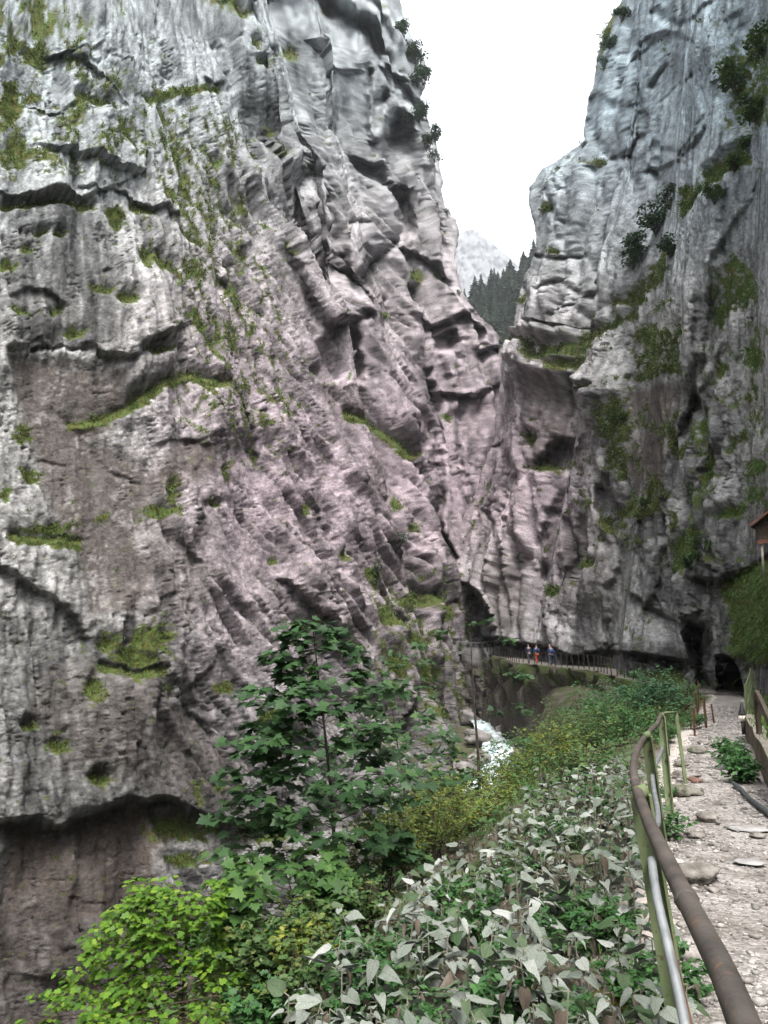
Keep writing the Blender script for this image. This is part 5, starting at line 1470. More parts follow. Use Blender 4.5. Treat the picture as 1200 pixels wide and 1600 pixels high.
# ------------------------------------------------------------------ leaves
def fan_leaf(outline, fold=0.12, droop=0.12, mid=0.5):
    """flat outline (x,y) fanned from the midrib, folded along it and drooping to the tip"""
    o = np.array(outline, float)
    c = np.array([[0, mid * o[:, 1].max()]])
    p = np.vstack([c, o])
    z = fold * np.abs(p[:, 0]) - droop * (p[:, 1] / p[:, 1].max()) ** 2
    v = np.column_stack([p, z]); n = len(o)
    f = np.array([(0, 1 + i, 1 + (i + 1) % n) for i in range(n)])
    return v, f
_half = [(0.0, 0.0), (0.16, 0.02), (0.34, -0.06), (0.42, 0.10), (0.36, 0.22), (0.55, 0.30), (0.66, 0.50), (0.46, 0.48), (0.30, 0.46), (0.33, 0.66), (0.18, 0.70), (0.0, 1.0)]
MAPLE = fan_leaf(_half + [(-x, y) for x, y in _half[-2:0:-1]], 0.10, 0.14, 0.38)
_h2 = [(0.0, 0.04), (0.16, -0.06), (0.32, 0.04), (0.38, 0.26), (0.31, 0.52), (0.16, 0.80), (0.0, 1.0)]
def ring_leaf(outline, seed, fold, droop, curl):
    """heart leaf with an inner ring so that it can curl, fold and wave"""
    o = np.array(outline, float); n = len(o); c = np.array([0, 0.42])
    inner = c + (o - c) * 0.52
    p = np.vstack([[c], inner, o])
    rr_ = np.concatenate([[0], np.full(n, 0.5), np.ones(n)])
    wv = perlin2(p[:, 0] * 3.1 + seed * 7.7, p[:, 1] * 3.1, seed) + 0.5 * perlin2(p[:, 0] * 7 + seed, p[:, 1] * 7, seed + 3)
    z = fold * np.abs(p[:, 0]) ** 1.2 - droop * np.maximum(p[:, 1], 0) ** 2 + curl * rr_ ** 2 * 0.12 + 0.13 * wv * rr_
    f = [(0, 1 + k, 1 + (k + 1) % n) for k in range(n)]
    for k in range(n):
        k2 = (k + 1) % n
        f += [(1 + k, 1 + n + k, 1 + n + k2), (1 + k, 1 + n + k2, 1 + k2)]
    return np.column_stack([p, z]), np.array(f)
_out = _h2 + [(-x, y) for x, y in _h2[-2:0:-1]]
HEART = [ring_leaf([(x * w_, y) for x, y in _out], 11 + k, fo, dr, cu) for k, (fo, dr, cu, w_) in enumerate([(0.10, 0.25, -0.3, 1.0), (0.5, 0.5, 0.4, 0.9), (-0.2, 0.15, 0.6, 1.1), (0.25, 0.7, -0.5, 1.0), (0.35, 0.35, 0.8, 0.85), (0.0, 0.5, -0.8, 1.15), (0.7, 0.6, 0.2, 0.8), (0.15, 0.1, 0.3, 1.05)])]
OVATE = (np.array([(0, 0, 0), (0.25, 0.42, 0.05), (0, 1.0, -0.10), (-0.25, 0.42, 0.05), (0, 0.45, 0.0)]), np.array([(0, 1, 4), (1, 2, 4), (4, 2, 3), (0, 4, 3)]))
LITTLE = (np.array([(0, 0, 0), (0.28, 0.5, 0.06), (0, 1.0, -0.06), (-0.28, 0.5, 0.06)]), np.array([(0, 1, 2), (0, 2, 3)]))
_lob = [(0.0, 0.0), (0.30, 0.04), (0.42, 0.28), (0.26, 0.42), (0.36, 0.66), (0.16, 0.74), (0.0, 1.0)]
LOBED = fan_leaf(_lob + [(-x, y) for x, y in _lob[-2:0:-1]], 0.12, 0.12, 0.4)

def rot_from(direction, normal):
    """columns: leaf x, leaf y (along the blade), leaf z (face)"""
    y = np.asarray(direction, float); y = y / np.linalg.norm(y, axis=-1, keepdims=True)
    z = np.asarray(normal, float); z = z - y * np.sum(y * z, -1, keepdims=True); z = z / (np.linalg.norm(z, axis=-1, keepdims=True) + 1e-9)
    x = np.cross(y, z)
    return np.stack([x, y, z], -1)
def joined(leaf, pos, Rm, size):
    v, f = leaf
    pos = np.asarray(pos, float); size = np.asarray(size, float)
    V_ = np.einsum('nij,vj->nvi', Rm, v) * size[:, None, None] + pos[:, None, :]
    F_ = f[None] + (np.arange(len(pos)) * len(v))[:, None, None]
    return V_.reshape(-1, 3), F_.reshape(-1, f.shape[1])
def leaf_data(leaf, name, mat):
    me = mesh_np(name, leaf[0], leaf[1]); me.materials.append(mat); return me

maple_dark = leaf_mat('maple_leaf', (0.016, 0.044, 0.014), (0.034, 0.080, 0.024), (0.055, 0.105, 0.030), 0.30)
maple_mid = leaf_mat('maple_leaf_fresh', (0.030, 0.072, 0.016), (0.052, 0.115, 0.026), (0.075, 0.140, 0.030), 0.35)
lime = leaf_mat('lime_leaf', (0.042, 0.108, 0.010), (0.108, 0.205, 0.016), (0.170, 0.245, 0.028), 0.42)
yellowish = leaf_mat('barberry_leaf', (0.045, 0.085, 0.014), (0.120, 0.160, 0.022), (0.230, 0.215, 0.030), 0.3)
olive = leaf_mat('shrub_leaf', (0.032, 0.070, 0.020), (0.068, 0.118, 0.030), (0.125, 0.125, 0.034), 0.3)
blueish = leaf_mat('rowan_leaf', (0.026, 0.078, 0.036), (0.055, 0.125, 0.055), None, 0.3)
herb = leaf_mat('herb_leaf', (0.024, 0.074, 0.020), (0.050, 0.125, 0.032), None, 0.3)
cliff_leaf = leaf_mat('cliff_shrub_leaf', (0.018, 0.040, 0.018), (0.036, 0.070, 0.028), None, 0.25)
cliff_leaf_l = leaf_mat('cliff_shrub_leaf_light', (0.030, 0.062, 0.016), (0.055, 0.098, 0.024), None, 0.25)
grass_m = leaf_mat('grass', (0.036, 0.060, 0.012), (0.075, 0.104, 0.020), (0.125, 0.105, 0.040), 0.25)
grass_fresh = leaf_mat('grass_fresh', (0.036, 0.082, 0.012), (0.065, 0.125, 0.018), (0.115, 0.105, 0.030), 0.25)
dusty = leaf_mat('dusty_leaf', (0.095, 0.112, 0.090), (0.195, 0.212, 0.185), (0.285, 0.295, 0.272), 0.12, 0.9, 9.0, 0.1)
dusty_green = leaf_mat('dusty_green_leaf', (0.040, 0.070, 0.032), (0.090, 0.120, 0.070), None, 0.2, 0.85, 9.0, 0.1)
dry_leaf = leaf_mat('dry_leaf', (0.080, 0.062, 0.048), (0.175, 0.145, 0.118), None, 0.2, 0.9, 9.0, 0.1)
def add_veins(m, amount=1.35):
    nt = m.node_tree; mx = [n for n in nt.nodes if n.type == 'MIX'][0]
    tc = [n for n in nt.nodes if n.type == 'TEX_COORD'][0]
    sp_ = nt.nodes.new('ShaderNodeSeparateXYZ'); nt.links.new(tc.outputs['Object'], sp_.inputs[0])
    ab = nt.nodes.new('ShaderNodeMath'); ab.operation = 'ABSOLUTE'; nt.links.new(sp_.outputs[0], ab.inputs[0])
    sl = nt.nodes.new('ShaderNodeMath'); sl.operation = 'MULTIPLY_ADD'; sl.inputs[1].default_value = -0.9; nt.links.new(ab.outputs[0], sl.inputs[0]); nt.links.new(sp_.outputs[1], sl.inputs[2])
    fr = nt.nodes.new('ShaderNodeMath'); fr.operation = 'PINGPONG'; fr.inputs[1].default_value = 0.075; nt.links.new(sl.outputs[0], fr.inputs[0])
    v1 = nt.nodes.new('ShaderNodeMath'); v1.operation = 'LESS_THAN'; v1.inputs[1].default_value = 0.010; nt.links.new(fr.outputs[0], v1.inputs[0])
    v2 = nt.nodes.new('ShaderNodeMath'); v2.operation = 'LESS_THAN'; v2.inputs[1].default_value = 0.016; nt.links.new(ab.outputs[0], v2.inputs[0])
    mxv = nt.nodes.new('ShaderNodeMath'); mxv.operation = 'MAXIMUM'; nt.links.new(v1.outputs[0], mxv.inputs[0]); nt.links.new(v2.outputs[0], mxv.inputs[1])
    ml = nt.nodes.new('ShaderNodeMath'); ml.operation = 'MULTIPLY_ADD'; ml.inputs[1].default_value = -0.28; ml.inputs[2].default_value = 1.0; nt.links.new(mxv.outputs[0], ml.inputs[0])
    mr = [n for n in nt.nodes if n.type == 'MAP_RANGE'][0]
    m2 = nt.nodes.new('ShaderNodeMath'); m2.operation = 'MULTIPLY'; nt.links.new(mr.outputs[0], m2.inputs[0]); nt.links.new(ml.outputs[0], m2.inputs[1])
    nt.links.new(m2.outputs[0], mx.inputs[7])
for m_ in (dusty, dusty_green, dry_leaf): add_veins(m_)
stem_dusty = noise_mat('dusty_stem', (0.10, 0.10, 0.075), (0.20, 0.19, 0.15), 12)
twig_brown = noise_mat('brown_twig', (0.040, 0.026, 0.017), (0.085, 0.056, 0.038), 14)
bark_dark = noise_mat('sapling_bark', (0.022, 0.018, 0.014), (0.052, 0.044, 0.034), 14, 0.9, 0.3, 60, dist=0.004)
bark_grey = noise_mat('grey_bark', (0.05, 0.045, 0.038), (0.10, 0.09, 0.075), 14)

leaf_meshes = {}
def leaf_objects(leaf, key, mat, pos, Rm, size, parent, limit, name='leaf', order=None):
    """the first `limit` leaves as parts of their own, the rest joined as one part of kind stuff"""
    k = (key, mat.name)
    if k not in leaf_meshes: leaf_meshes[k] = leaf_data(leaf, name, mat)
    pl = np.array(parent.location)
    n = len(pos); idx = np.arange(n) if order is None else order
    for i in idx[:limit]:
        o = bpy.data.objects.new(name, leaf_meshes[k]); COL.objects.link(o); o.parent = parent
        M = Matrix([list(Rm[i][0]), list(Rm[i][1]), list(Rm[i][2])])
        o.rotation_euler = M.to_euler(); o.location = Vector(pos[i] - pl); o.scale = (float(size[i]),) * 3
    rest = idx[limit:]
    if len(rest):
        V_, F_ = joined(leaf, pos[rest] - pl, Rm[rest], size[rest])
        o = link('foliage', mesh_np('foliage', V_, F_), mat, parent); o['kind'] = 'stuff'

# ------------------------------------------------------------------ maples: opposite branches ending in level fans of leaves
def maple(name, trunk, spec, leaf_size, mat, label, seed, limit, bark=bark_dark, r0=0.022, cat='tree', group=None, bulk=1.0, leaf=MAPLE, key='maple', extra=()):
    """trunk: list of points base first; spec: list of (t along trunk, azimuth deg, length, rise, n_fans)"""
    r = np.random.default_rng(seed)
    tr = [Vector(p) for p in catmull([tuple(p) for p in trunk], 6)]
    base = tr[0]
    root = empty(name, base); setp(root, label, cat, group)
    mb = MB(); L = len(tr)
    mb.tube(tr, [r0 * (1 - 0.82 * i / (L - 1)) for i in range(L)], 8)
    child(mb, 'trunk', bark, root, True)
    pos, dirs, nor, size = [], [], [], []
    def fan(c, d, n_leaf, s_):
        """a tuft: leaves spread in a level plane round the twig end"""
        a0 = math.atan2(d.y, d.x)
        for k in range(n_leaf):
            a = a0 + (k - (n_leaf - 1) / 2) * (4.6 / n_leaf) + r.normal(0, 0.25)
            dv = Vector((math.cos(a), math.sin(a), r.normal(-0.18, 0.22)))
            st = c + dv * (s_ * r.uniform(0.25, 0.75)) + Vector((0, 0, r.normal(0, 0.18) * s_))
            pos.append(st[:]); dirs.append(dv[:])
            nor.append((r.normal(0, 0.34), r.normal(0, 0.34) - 0.25, 1)); size.append(s_ * r.uniform(0.65, 1.15))
    mbb = MB()
    def branch(p0, az, ln, rise, nf, lv=0):
        d = Vector((math.cos(az), math.sin(az), rise)).normalized()
        pts = [p0]; n = 5
        for i in range(n):
            d2 = (d + Vector((r.normal(0, .10), r.normal(0, .10), -0.06 * i + r.normal(0, .05)))).normalized()
            pts.append(pts[-1] + d2 * (ln / n))
        rad = max(0.002, 0.0048 * ln ** 0.6)
        mbb.tube(pts, [rad * (1 - 0.7 * i / n) for i in range(n + 1)], 5)
        for k in range(nf):
            f = 1.0 - k * 0.22
            if f < 0.25: break
            j = f * n; i0 = min(int(j), n - 1); c = pts[i0].lerp(pts[i0 + 1], j - i0)
            dd = (pts[i0 + 1] - pts[i0]).normalized()
            if k == 0: fan(c, dd, int(r.integers(6, 9) * bulk), leaf_size)
            else:
                for sg in (-1, 1):
                    az2 = az + sg * r.uniform(0.7, 1.2); l2 = ln * r.uniform(0.22, 0.40)
                    e = c + Vector((math.cos(az2), math.sin(az2), r.uniform(0, .35))) * l2
                    mbb.tube([c, c.lerp(e, .5) + Vector((0, 0, .01)), e], [rad * .5, rad * .4, rad * .25], 4)
                    fan(e, e - c, int(r.integers(4, 7) * bulk), leaf_size * 0.92)
    for (t, az, ln, rise, nf) in spec:
        j = t * (L - 1); i0 = min(int(j), L - 2)
        branch(tr[i0].lerp(tr[i0 + 1], j - i0), R(az) + r.normal(0, 0.15), ln * r.uniform(0.9, 1.1), rise, nf)
    fan(tr[-1], Vector((0, 0, 1)), 6, leaf_size * 0.8)
    child(mbb, 'branches', bark, root, True)
    pos = np.array(pos); Rm = rot_from(np.array(dirs), np.array(nor)); size = np.array(size)
    leaf_objects(leaf, key, mat, pos, Rm, size, root, limit, order=r.permutation(len(pos)))
    return root
Yt = 7.6
gb_ = ground_hit(528, 1420)
tk = [Vector((at_y(530, 1420, Yt).x, Yt, gz(at_y(530, 1420, Yt).x, Yt) - 0.05)), at_y(523, 1330, Yt), at_y(517, 1235, Yt), at_y(506, 1130, Yt), at_y(496, 1045, Yt), at_y(488, 975, Yt)]
spec = []
for t, l, nf in [(0.12, 0.95, 4), (0.2, 1.0, 4), (0.28, 1.0, 4), (0.36, 0.98, 4), (0.44, 0.92, 4), (0.52, 0.82, 4), (0.60, 0.74, 3), (0.67, 0.62, 3), (0.74, 0.52, 3), (0.80, 0.44, 2), (0.86, 0.34, 2), (0.91, 0.26, 2), (0.955, 0.18, 1)]:
    a = len(spec) * 47
    spec += [(t, a, l * r_.uniform(.8, 1.15), r_.uniform(.3, .8), nf), (t + .02, a + 160 + 40 * r_.uniform(), l * r_.uniform(.8, 1.15), r_.uniform(.3, .8), nf)]
    spec += [(t + .015, 270 + 50 * math.sin(t * 40), l * .6, .35, nf - 1), (t + .03, 230 + 60 * math.sin(t * 23), l * .7, .4, nf)]
    if t < 0.65: spec += [(t + .03, 180 + (a % 40) - 20, l * 1.05, 0.35, nf), (t + .02, 5 + (a % 30), l * .7, 0.4, nf - 1)]
maple('maple_sapling', tk, spec, 0.128, maple_dark, 'tall dark green maple sapling standing free before the left cliff', 21, 300)
# lower, fresher maple shoots in front of it
b0 = at_y(478, 1500, 6.4); b0.z = gz(b0.x, 6.4) - 0.05
sp2 = []
for k, t in enumerate(np.linspace(0.25, 0.95, 9)):
    sp2 += [(t, 180 + 25 * math.sin(k * 2), 0.62 - .25 * t, 0.4, 3), (t, -10 + 30 * math.sin(k * 3), 0.45 - .2 * t, 0.4, 2), (t, 250 + k * 20, 0.4, 0.4, 2)]
maple('maple_shoot', [b0, at_y(468, 1440, 6.4), at_y(455, 1390, 6.4), at_y(445, 1360, 6.4)], sp2, 0.115, maple_mid, 'low spreading maple shoot with fresh green leaves under the tall sapling', 22, 200, r0=0.014)
# slender maple further down the bank, its sprays crossing the river view
Y2 = 14.0
b0 = at_y(750, 1240, Y2); b0.z = min(b0.z, gz(b0.x, Y2))
sp3 = [(0.97, 40, .5, .5, 1), (0.93, 200, .55, .3, 1), (0.86, 10, .7, .3, 2), (0.80, 170, 1.0, .3, 2), (0.72, 185, 1.5, .22, 4), (0.66, 0, .9, .2, 3), (0.6, 175, 1.9, .2, 5), (0.55, 160, 1.6, .12, 4), (0.5, 190, 2.0, .12, 5), (0.45, 20, .9, .2, 3), (0.42, 178, 1.7, .05, 5), (0.36, 200, 1.4, .1, 4), (0.3, 172, 1.5, .1, 4), (0.3, 0, .8, .2, 3), (0.24, 190, 1.2, .1, 4)]
maple('slender_maple', [b0, at_y(747, 1180, Y2), at_y(741, 1100, Y2), at_y(737, 1030, Y2), at_y(734, 975, Y2)], sp3, 0.135, maple_dark, 'slender leaning maple with long level sprays above the river', 23, 260, r0=0.03)
Y3 = 11.0
b0 = at_y(640, 1300, Y3); b0.z = min(b0.z, gz(b0.x, Y3))
sp4 = [(0.95, 150, .4, .4, 2), (0.9, 10, .5, .3, 2), (0.8, 170, .7, .3, 3), (0.75, 0, .7, .2, 3), (0.65, 190, .9, .2, 4), (0.6, 15, .8, .2, 3), (0.5, 165, 1.0, .2, 4), (0.45, 350, .9, .2, 4), (0.35, 180, 1.0, .2, 4), (0.3, 0, .9, .2, 4), (0.2, 90, .9, .2, 3), (0.25, 270, .9, .2, 3)]
maple('maple_bush', [b0, at_y(632, 1240, Y3), at_y(622, 1170, Y3), at_y(612, 1105, Y3)], sp4, 0.13, maple_dark, 'dark bushy maple with blue green leaves right of the tall sapling', 24, 240, r0=0.02)

# lime green bush, bottom left
Y5 = 6.0
b0 = at_y(285, 1640, Y5); b0.z = gz(b0.x, Y5) - 0.1
sp5 = []
for k, t in enumerate(np.linspace(0.12, 0.98, 17)):
    sp5 += [(t, 182 + 22 * math.sin(k * 1.7), 1.12 - 0.80 * t, 0.16, 5), (t, 205 + 40 * math.sin(k * 2.3), 0.85 - 0.45 * t, 0.22, 4), (t, 10 + 50 * math.sin(k * 2.1), 0.48 - 0.28 * t, 0.3, 3), (t, 265 + 30 * math.sin(k), 0.6 - .3 * t, 0.15, 4)]
maple('lime_bush', [b0, at_y(286, 1560, Y5), at_y(290, 1490, Y5), at_y(296, 1430, Y5), at_y(302, 1392, Y5)], sp5, 0.058, lime, 'bright lime green bush spreading over the slope edge', 25, 300, bark=twig_brown, r0=0.016, cat='bush', bulk=1.45, leaf=LOBED, key='lobed')
b0 = at_y(215, 1680, 5.4); b0.z = gz(b0.x, 5.4) - 0.1
sp6 = []
for k, t in enumerate(np.linspace(0.3, 0.98, 8)):
    sp6 += [(t, 180 + 40 * math.sin(k * 1.7), 0.5 - .2 * t, 0.2, 4), (t, 0 + 50 * math.sin(k * 2.1), 0.75 - 0.2 * t, 0.25, 4), (t, 265 + 30 * math.sin(k), 0.4, 0.15, 3)]
maple('lime_bush', [b0, at_y(232, 1640, 5.4), at_y(240, 1600, 5.4), at_y(248, 1560, 5.4)], sp6, 0.058, lime, 'small yellow green bush in front of the bright lime bush', 26, 200, bark=twig_brown, r0=0.012, cat='bush', bulk=1.35, leaf=LOBED, key='lobed')

# ------------------------------------------------------------------ shrubs with thin twigs and small leaves
def shrub(name, base, height, spread, label, mat, leaf, leaf_size, seed, stems=14, twigs=9, per=9, twig_mat=twig_brown, cat='bush', group=None, lean=(0, 0), r0=0.006, lo=0.25):
    r = np.random.default_rng(seed)
    base = Vector(base); root = empty(name, base); setp(root, label, cat, group)
    mb = MB(); pos, dirs, nor, size = [], [], [], []
    stems = int(stems * 1.15)
    for s_ in range(stems):
        a = r.uniform(0, 6.283); rad = spread * math.sqrt(r.uniform(0.02, 1)); h = height * r.uniform(0.6, 1.05) * (1 - 0.35 * (rad / spread) ** 2)
        foot = base + Vector((math.cos(a), math.sin(a), 0)) * rad * 0.30
        foot.z = gz(foot.x, foot.y) if name != 'cliff_bush' else base.z
        top = foot + Vector((math.cos(a) * rad * 0.8 + lean[0] * height, math.sin(a) * rad * 0.8 + lean[1] * height, h))
        mid = foot.lerp(top, 0.5) + Vector((r.normal(0, .06), r.normal(0, .06), 0.05)) * height
        pts = [Vector(p) for p in catmull([tuple(foot - Vector((0, 0, .05))), tuple(mid), tuple(top)], 4)]
        mb.tube(pts, [r0 * (1 - 0.7 * i / (len(pts) - 1)) for i in range(len(pts))], 4, False)
        for t_ in range(twigs):
            f = lo + (1 - lo) * (t_ + r.uniform(0, 1)) / twigs
            j = f * (len(pts) - 1); i0 = min(int(j), len(pts) - 2); c = pts[i0].lerp(pts[i0 + 1], j - i0)
            az = r.uniform(0, 6.283); ln = spread * r.uniform(0.18, 0.45) * (1.2 - 0.6 * f)
            e = c + Vector((math.cos(az), math.sin(az), r.uniform(0.05, 0.7))) * ln
            mb.tube([c, e], [r0 * .45, r0 * .2], 3, False)
            for k in range(per):
                q = c.lerp(e, (k + 0.5) / per) ; aa = az + r.choice((-1, 1)) * r.uniform(0.5, 1.4)
                dv = (math.cos(aa), math.sin(aa), r.normal(0.0, 0.35))
                pos.append(q[:]); dirs.append(dv); nor.append((r.normal(0, .4), r.normal(0, .4) - .2, 1)); size.append(leaf_size * 1.3 * r.uniform(0.55, 1.2))
    pl = np.array(base)
    o = child(mb, 'stems', twig_mat, root)
    V_, F_ = joined(leaf, np.array(pos) - pl, rot_from(np.array(dirs), np.array(nor)), np.array(size))
    o = link('foliage', mesh_np('foliage', V_, F_), mat, root)
    return root
def bush_at(px_, py_, Y, top_py, half_px, name, label, mat, leaf, ls, seed, **kw):
    x = at_y(px_, py_, Y).x
    b = Vector((x, Y, gz(x, Y)))
    top = at_y(px_, top_py, Y).z
    shrub(name, b, max(0.4, (top - b.z)), half_px * Y / F_PX, label, mat, leaf, ls, seed, **kw)
B = bush_at
B(668, 1390, 9.0, 1205, 100, 'barberry_bush', 'yellow green small leaved bush with brown twigs beside the dusty plants', yellowish, LITTLE, 0.034, 31, stems=30, twigs=12, per=10)
B(735, 1330, 10.5, 1195, 70, 'barberry_bush', 'yellowing twiggy bush between the dusty plants and the river', yellowish, LITTLE, 0.036, 32, stems=20, twigs=10, per=9)
B(590, 1440, 8.0, 1240, 70, 'barberry_bush', 'mixed green and yellow bush at the foot of the tall sapling', yellowish, LITTLE, 0.034, 33, stems=20, twigs=11, per=9)
B(520, 1540, 6.2, 1370, 80, 'field_bush', 'olive green twiggy bush below the maple shoot', olive, LOBED, 0.034, 34, stems=22, twigs=10, per=8)
B(415, 1600, 5.8, 1420, 65, 'field_bush', 'leafy green bush between the lime bush and the dusty plants', olive, LOBED, 0.042, 35, stems=16, twigs=10, per=8)
B(470, 1610, 5.4, 1470, 60, 'field_bush', 'yellow green low bush bordering the dusty plants', yellowish, LOBED, 0.034, 36, stems=14, twigs=9, per=8)
B(860, 1230, 16.0, 1120, 60, 'bank_bush', 'russet and green twiggy bush halfway down the bank', yellowish, LITTLE, 0.05, 37, stems=22, twigs=10, per=9)
B(800, 1230, 19.0, 1130, 60, 'bank_bush', 'dull green bush right beside the white water', olive, LITTLE, 0.07, 38, stems=20, twigs=10, per=9)
B(920, 1210, 17.0, 1095, 60, 'bank_bush', 'mid green bush behind the dusty plants', olive, OVATE, 0.06, 39, stems=20, twigs=10, per=9)
B(975, 1190, 18.0, 1085, 55, 'bank_bush', 'fresh green bush behind the handrail bend', herb, OVATE, 0.07, 40, stems=20, twigs=9, per=9)
B(1000, 1140, 24.0, 1048, 70, 'rowan_bush', 'blue green shrub with flat layered foliage left of the rusty posts', blueish, OVATE, 0.085, 41, stems=22, twigs=10, per=12, lo=0.5)
B(945, 1130, 27.0, 1052, 65, 'bank_bush', 'dusky green shrub under the gallery fence', blueish, OVATE, 0.09, 42, stems=20, twigs=10, per=10)
B(1025, 1120, 25.0, 1036, 45, 'rowan_bush', 'taller blue green shrub rising before the gallery rock', blueish, OVATE, 0.085, 60, stems=18, twigs=10, per=11, lo=0.45)
B(965, 1150, 22.0, 1058, 50, 'bank_bush', 'bright green bush in the middle of the bank', herb, OVATE, 0.075, 61, stems=18, twigs=9, per=9)
B(1058, 1125, 26.0, 1045, 34, 'rowan_bush', 'airy green shrub against the dark hollow left of the tunnel', olive, OVATE, 0.08, 43, stems=12, twigs=9, per=9)
B(880, 1130, 33.0, 1068, 55, 'bank_bush', 'small dark bush below the mossy gallery wall', olive, OVATE, 0.11, 44, stems=16, twigs=9, per=9)
B(835, 1150, 36.0, 1085, 50, 'bank_bush', 'pale green bush at the brink above the river', herb, OVATE, 0.12, 45, stems=16, twigs=9, per=9)
B(1040, 1165, 17.0, 1120, 30, 'verge_bush', 'low leafy bush touching the handrail end', herb, OVATE, 0.06, 46, stems=14, twigs=8, per=8)
B(1078, 1140, 20.0, 1105, 28, 'verge_bush', 'low green bush around the rusty stakes', herb, OVATE, 0.06, 47, stems=14, twigs=8, per=8)
B(800, 1240, 15.5, 1165, 42, 'bank_bush', 'yellow green bush masking the foot of the white water', yellowish, LITTLE, 0.05, 54, stems=16, twigs=9, per=9)
B(850, 1190, 22.0, 1095, 50, 'bank_bush', 'loose green bush between the gallery wall and the russet bush', olive, OVATE, 0.07, 55, stems=18, twigs=9, per=9)
B(905, 1160, 25.0, 1070, 50, 'bank_bush', 'leafy bush standing before the mossy gallery wall', herb, OVATE, 0.08, 56, stems=18, twigs=9, per=9)
B(700, 1260, 13.0, 1150, 60, 'bank_bush', 'deep green bush below the slender maple', olive, LOBED, 0.06, 48, stems=18, twigs=9, per=9)
B(770, 1280, 13.5, 1180, 50, 'barberry_bush', 'thin yellow green bush in front of the white water', yellowish, LITTLE, 0.045, 49, stems=16, twigs=9, per=9)
B(640, 1330, 10.0, 1225, 60, 'bank_bush', 'dark bush filling the gap behind the barberries', olive, LOBED, 0.055, 50, stems=18, twigs=9, per=9)
B(900, 1260, 13.0, 1160, 50, 'bank_bush', 'green bush with thin brown stems at the edge of the dusty leaves', olive, LITTLE, 0.045, 51, stems=20, twigs=10, per=9)
B(560, 1620, 5.0, 1500, 50, 'field_bush', 'small green bush among the dusty leaves at the slope edge', herb, LOBED, 0.03, 52, stems=12, twigs=8, per=8)
B(452, 1660, 4.7, 1520, 45, 'field_bush', 'green low bush at the foot of the small yellow green bush', olive, LOBED, 0.034, 57, stems=14, twigs=8, per=8)
B(400, 1680, 4.6, 1540, 50, 'field_bush', 'leafy dark bush crowding the lime bush from the right', herb, LOBED, 0.036, 58, stems=14, twigs=8, per=8)
B(480, 1580, 5.2, 1500, 40, 'field_bush', 'small olive bush behind the first dusty plants', olive, LITTLE, 0.036, 59, stems=12, twigs=8, per=8)
B(340, 1480, 7.2, 1390, 60, 'field_bush', 'dark maple leaved bush behind the lime bush', maple_mid, LOBED, 0.08, 53, stems=12, twigs=7, per=6)

# ------------------------------------------------------------------ dusty broad leaved plants by the handrail
heart_me = {}
def dusty_plant(p, size, seed, label, group):
    r = np.random.default_rng(seed)
    root = empty('dusty_plant', p, r.uniform(0, 6.28)); looks = set()
    mb = MB(); n = int(r.integers(8, 14)); hgt = size * r.uniform(0.8, 1.25)
    tilt = Vector((r.normal(0, .15), r.normal(0, .15), 1))
    mb.tube([(0, 0, -0.03), tilt * hgt * 0.5, tilt * hgt], [0.006, 0.005, 0.003], 5)
    o_l = []
    for k in range(n):
        f = 0.35 + 0.65 * k / (n - 1); a = k * 2.4 + r.normal(0, .3)
        c = tilt * hgt * f
        s_ = size * r.uniform(0.20, 0.40) * (1.1 - 0.25 * f)
        d = Vector((math.cos(a), math.sin(a), r.normal(0.05, 0.3) - 0.15 * (1 - f)))
        st = c + d * s_ * 0.35
        mb.tube([c, st], [0.003, 0.002], 4, False)
        o_l.append((st, d, s_, f))
    mb.build('stem', stem_dusty, root)
    for st, d, s_, f in o_l:
        v = int(r.integers(8)); u = r.uniform()
        mt = dusty if u < 0.68 else (dusty_green if u < 0.88 else dry_leaf)
        if mt is dry_leaf: v = 6; d = Vector((d.x, d.y, -1.6)); s_ *= 0.7
        looks.add(mt.name)
        k = (v, mt.name)
        if k not in heart_me: heart_me[k] = leaf_data(HEART[v], 'leaf', mt)
        o = bpy.data.objects.new('leaf', heart_me[k]); COL.objects.link(o); o.parent = root
        M = rot_from(np.array([d[:]]), np.array([(r.normal(0, .4), r.normal(0, .4), 1)]))[0]
        o.rotation_euler = Matrix([list(M[0]), list(M[1]), list(M[2])]).to_euler(); o.location = st; o.scale = (s_, s_ * r.uniform(0.95, 1.25), s_)
    extra = (' with brown withered and green leaves' if len(looks) == 3 else ' with some withered brown leaves' if 'dry_leaf' in looks else ' with some greener leaves' if 'dusty_green_leaf' in looks else ' all covered in pale dust')
    setp(root, label + extra, 'plant', group)
DUST = [(440, 1640), (500, 1560), (570, 1480), (640, 1400), (700, 1365), (770, 1315), (830, 1260), (880, 1205), (940, 1190), (1000, 1195), (1005, 1260), (1000, 1330), (1010, 1400), (1035, 1480), (1050, 1560), (1060, 1640)]
def in_dust(x, y): return float(poly_in(np.array([x], np.float32), np.array([y], np.float32), DUST)[0])
r_ = np.random.default_rng(404)
dusts = []
tries = 0
while len(dusts) < 190 and tries < 6000:
    tries += 1
    x, y = r_.uniform(430, 1065), r_.uniform(1190, 1700)
    if in_dust(x, min(y, 1638)) < 4 and not (y > 1630 and 440 < x < 1060): continue
    g = ground_hit(x, y, 0.12)
    if g is None or g.y < 2.0: continue
    if all((g.x - q.x) ** 2 + (g.y - q.y) ** 2 > (0.15 + 0.008 * g.y) ** 2 for q in dusts): dusts.append(g)
for i, g in enumerate(dusts):
    dusty_plant(g, r_.uniform(0.24, 0.36), 5000 + i, 'grey broad leaved plant beside the handrail' if g.y < 7 else 'grey broad leaved plant further down the handrail bank', 'dust coated plants beside the handrail')
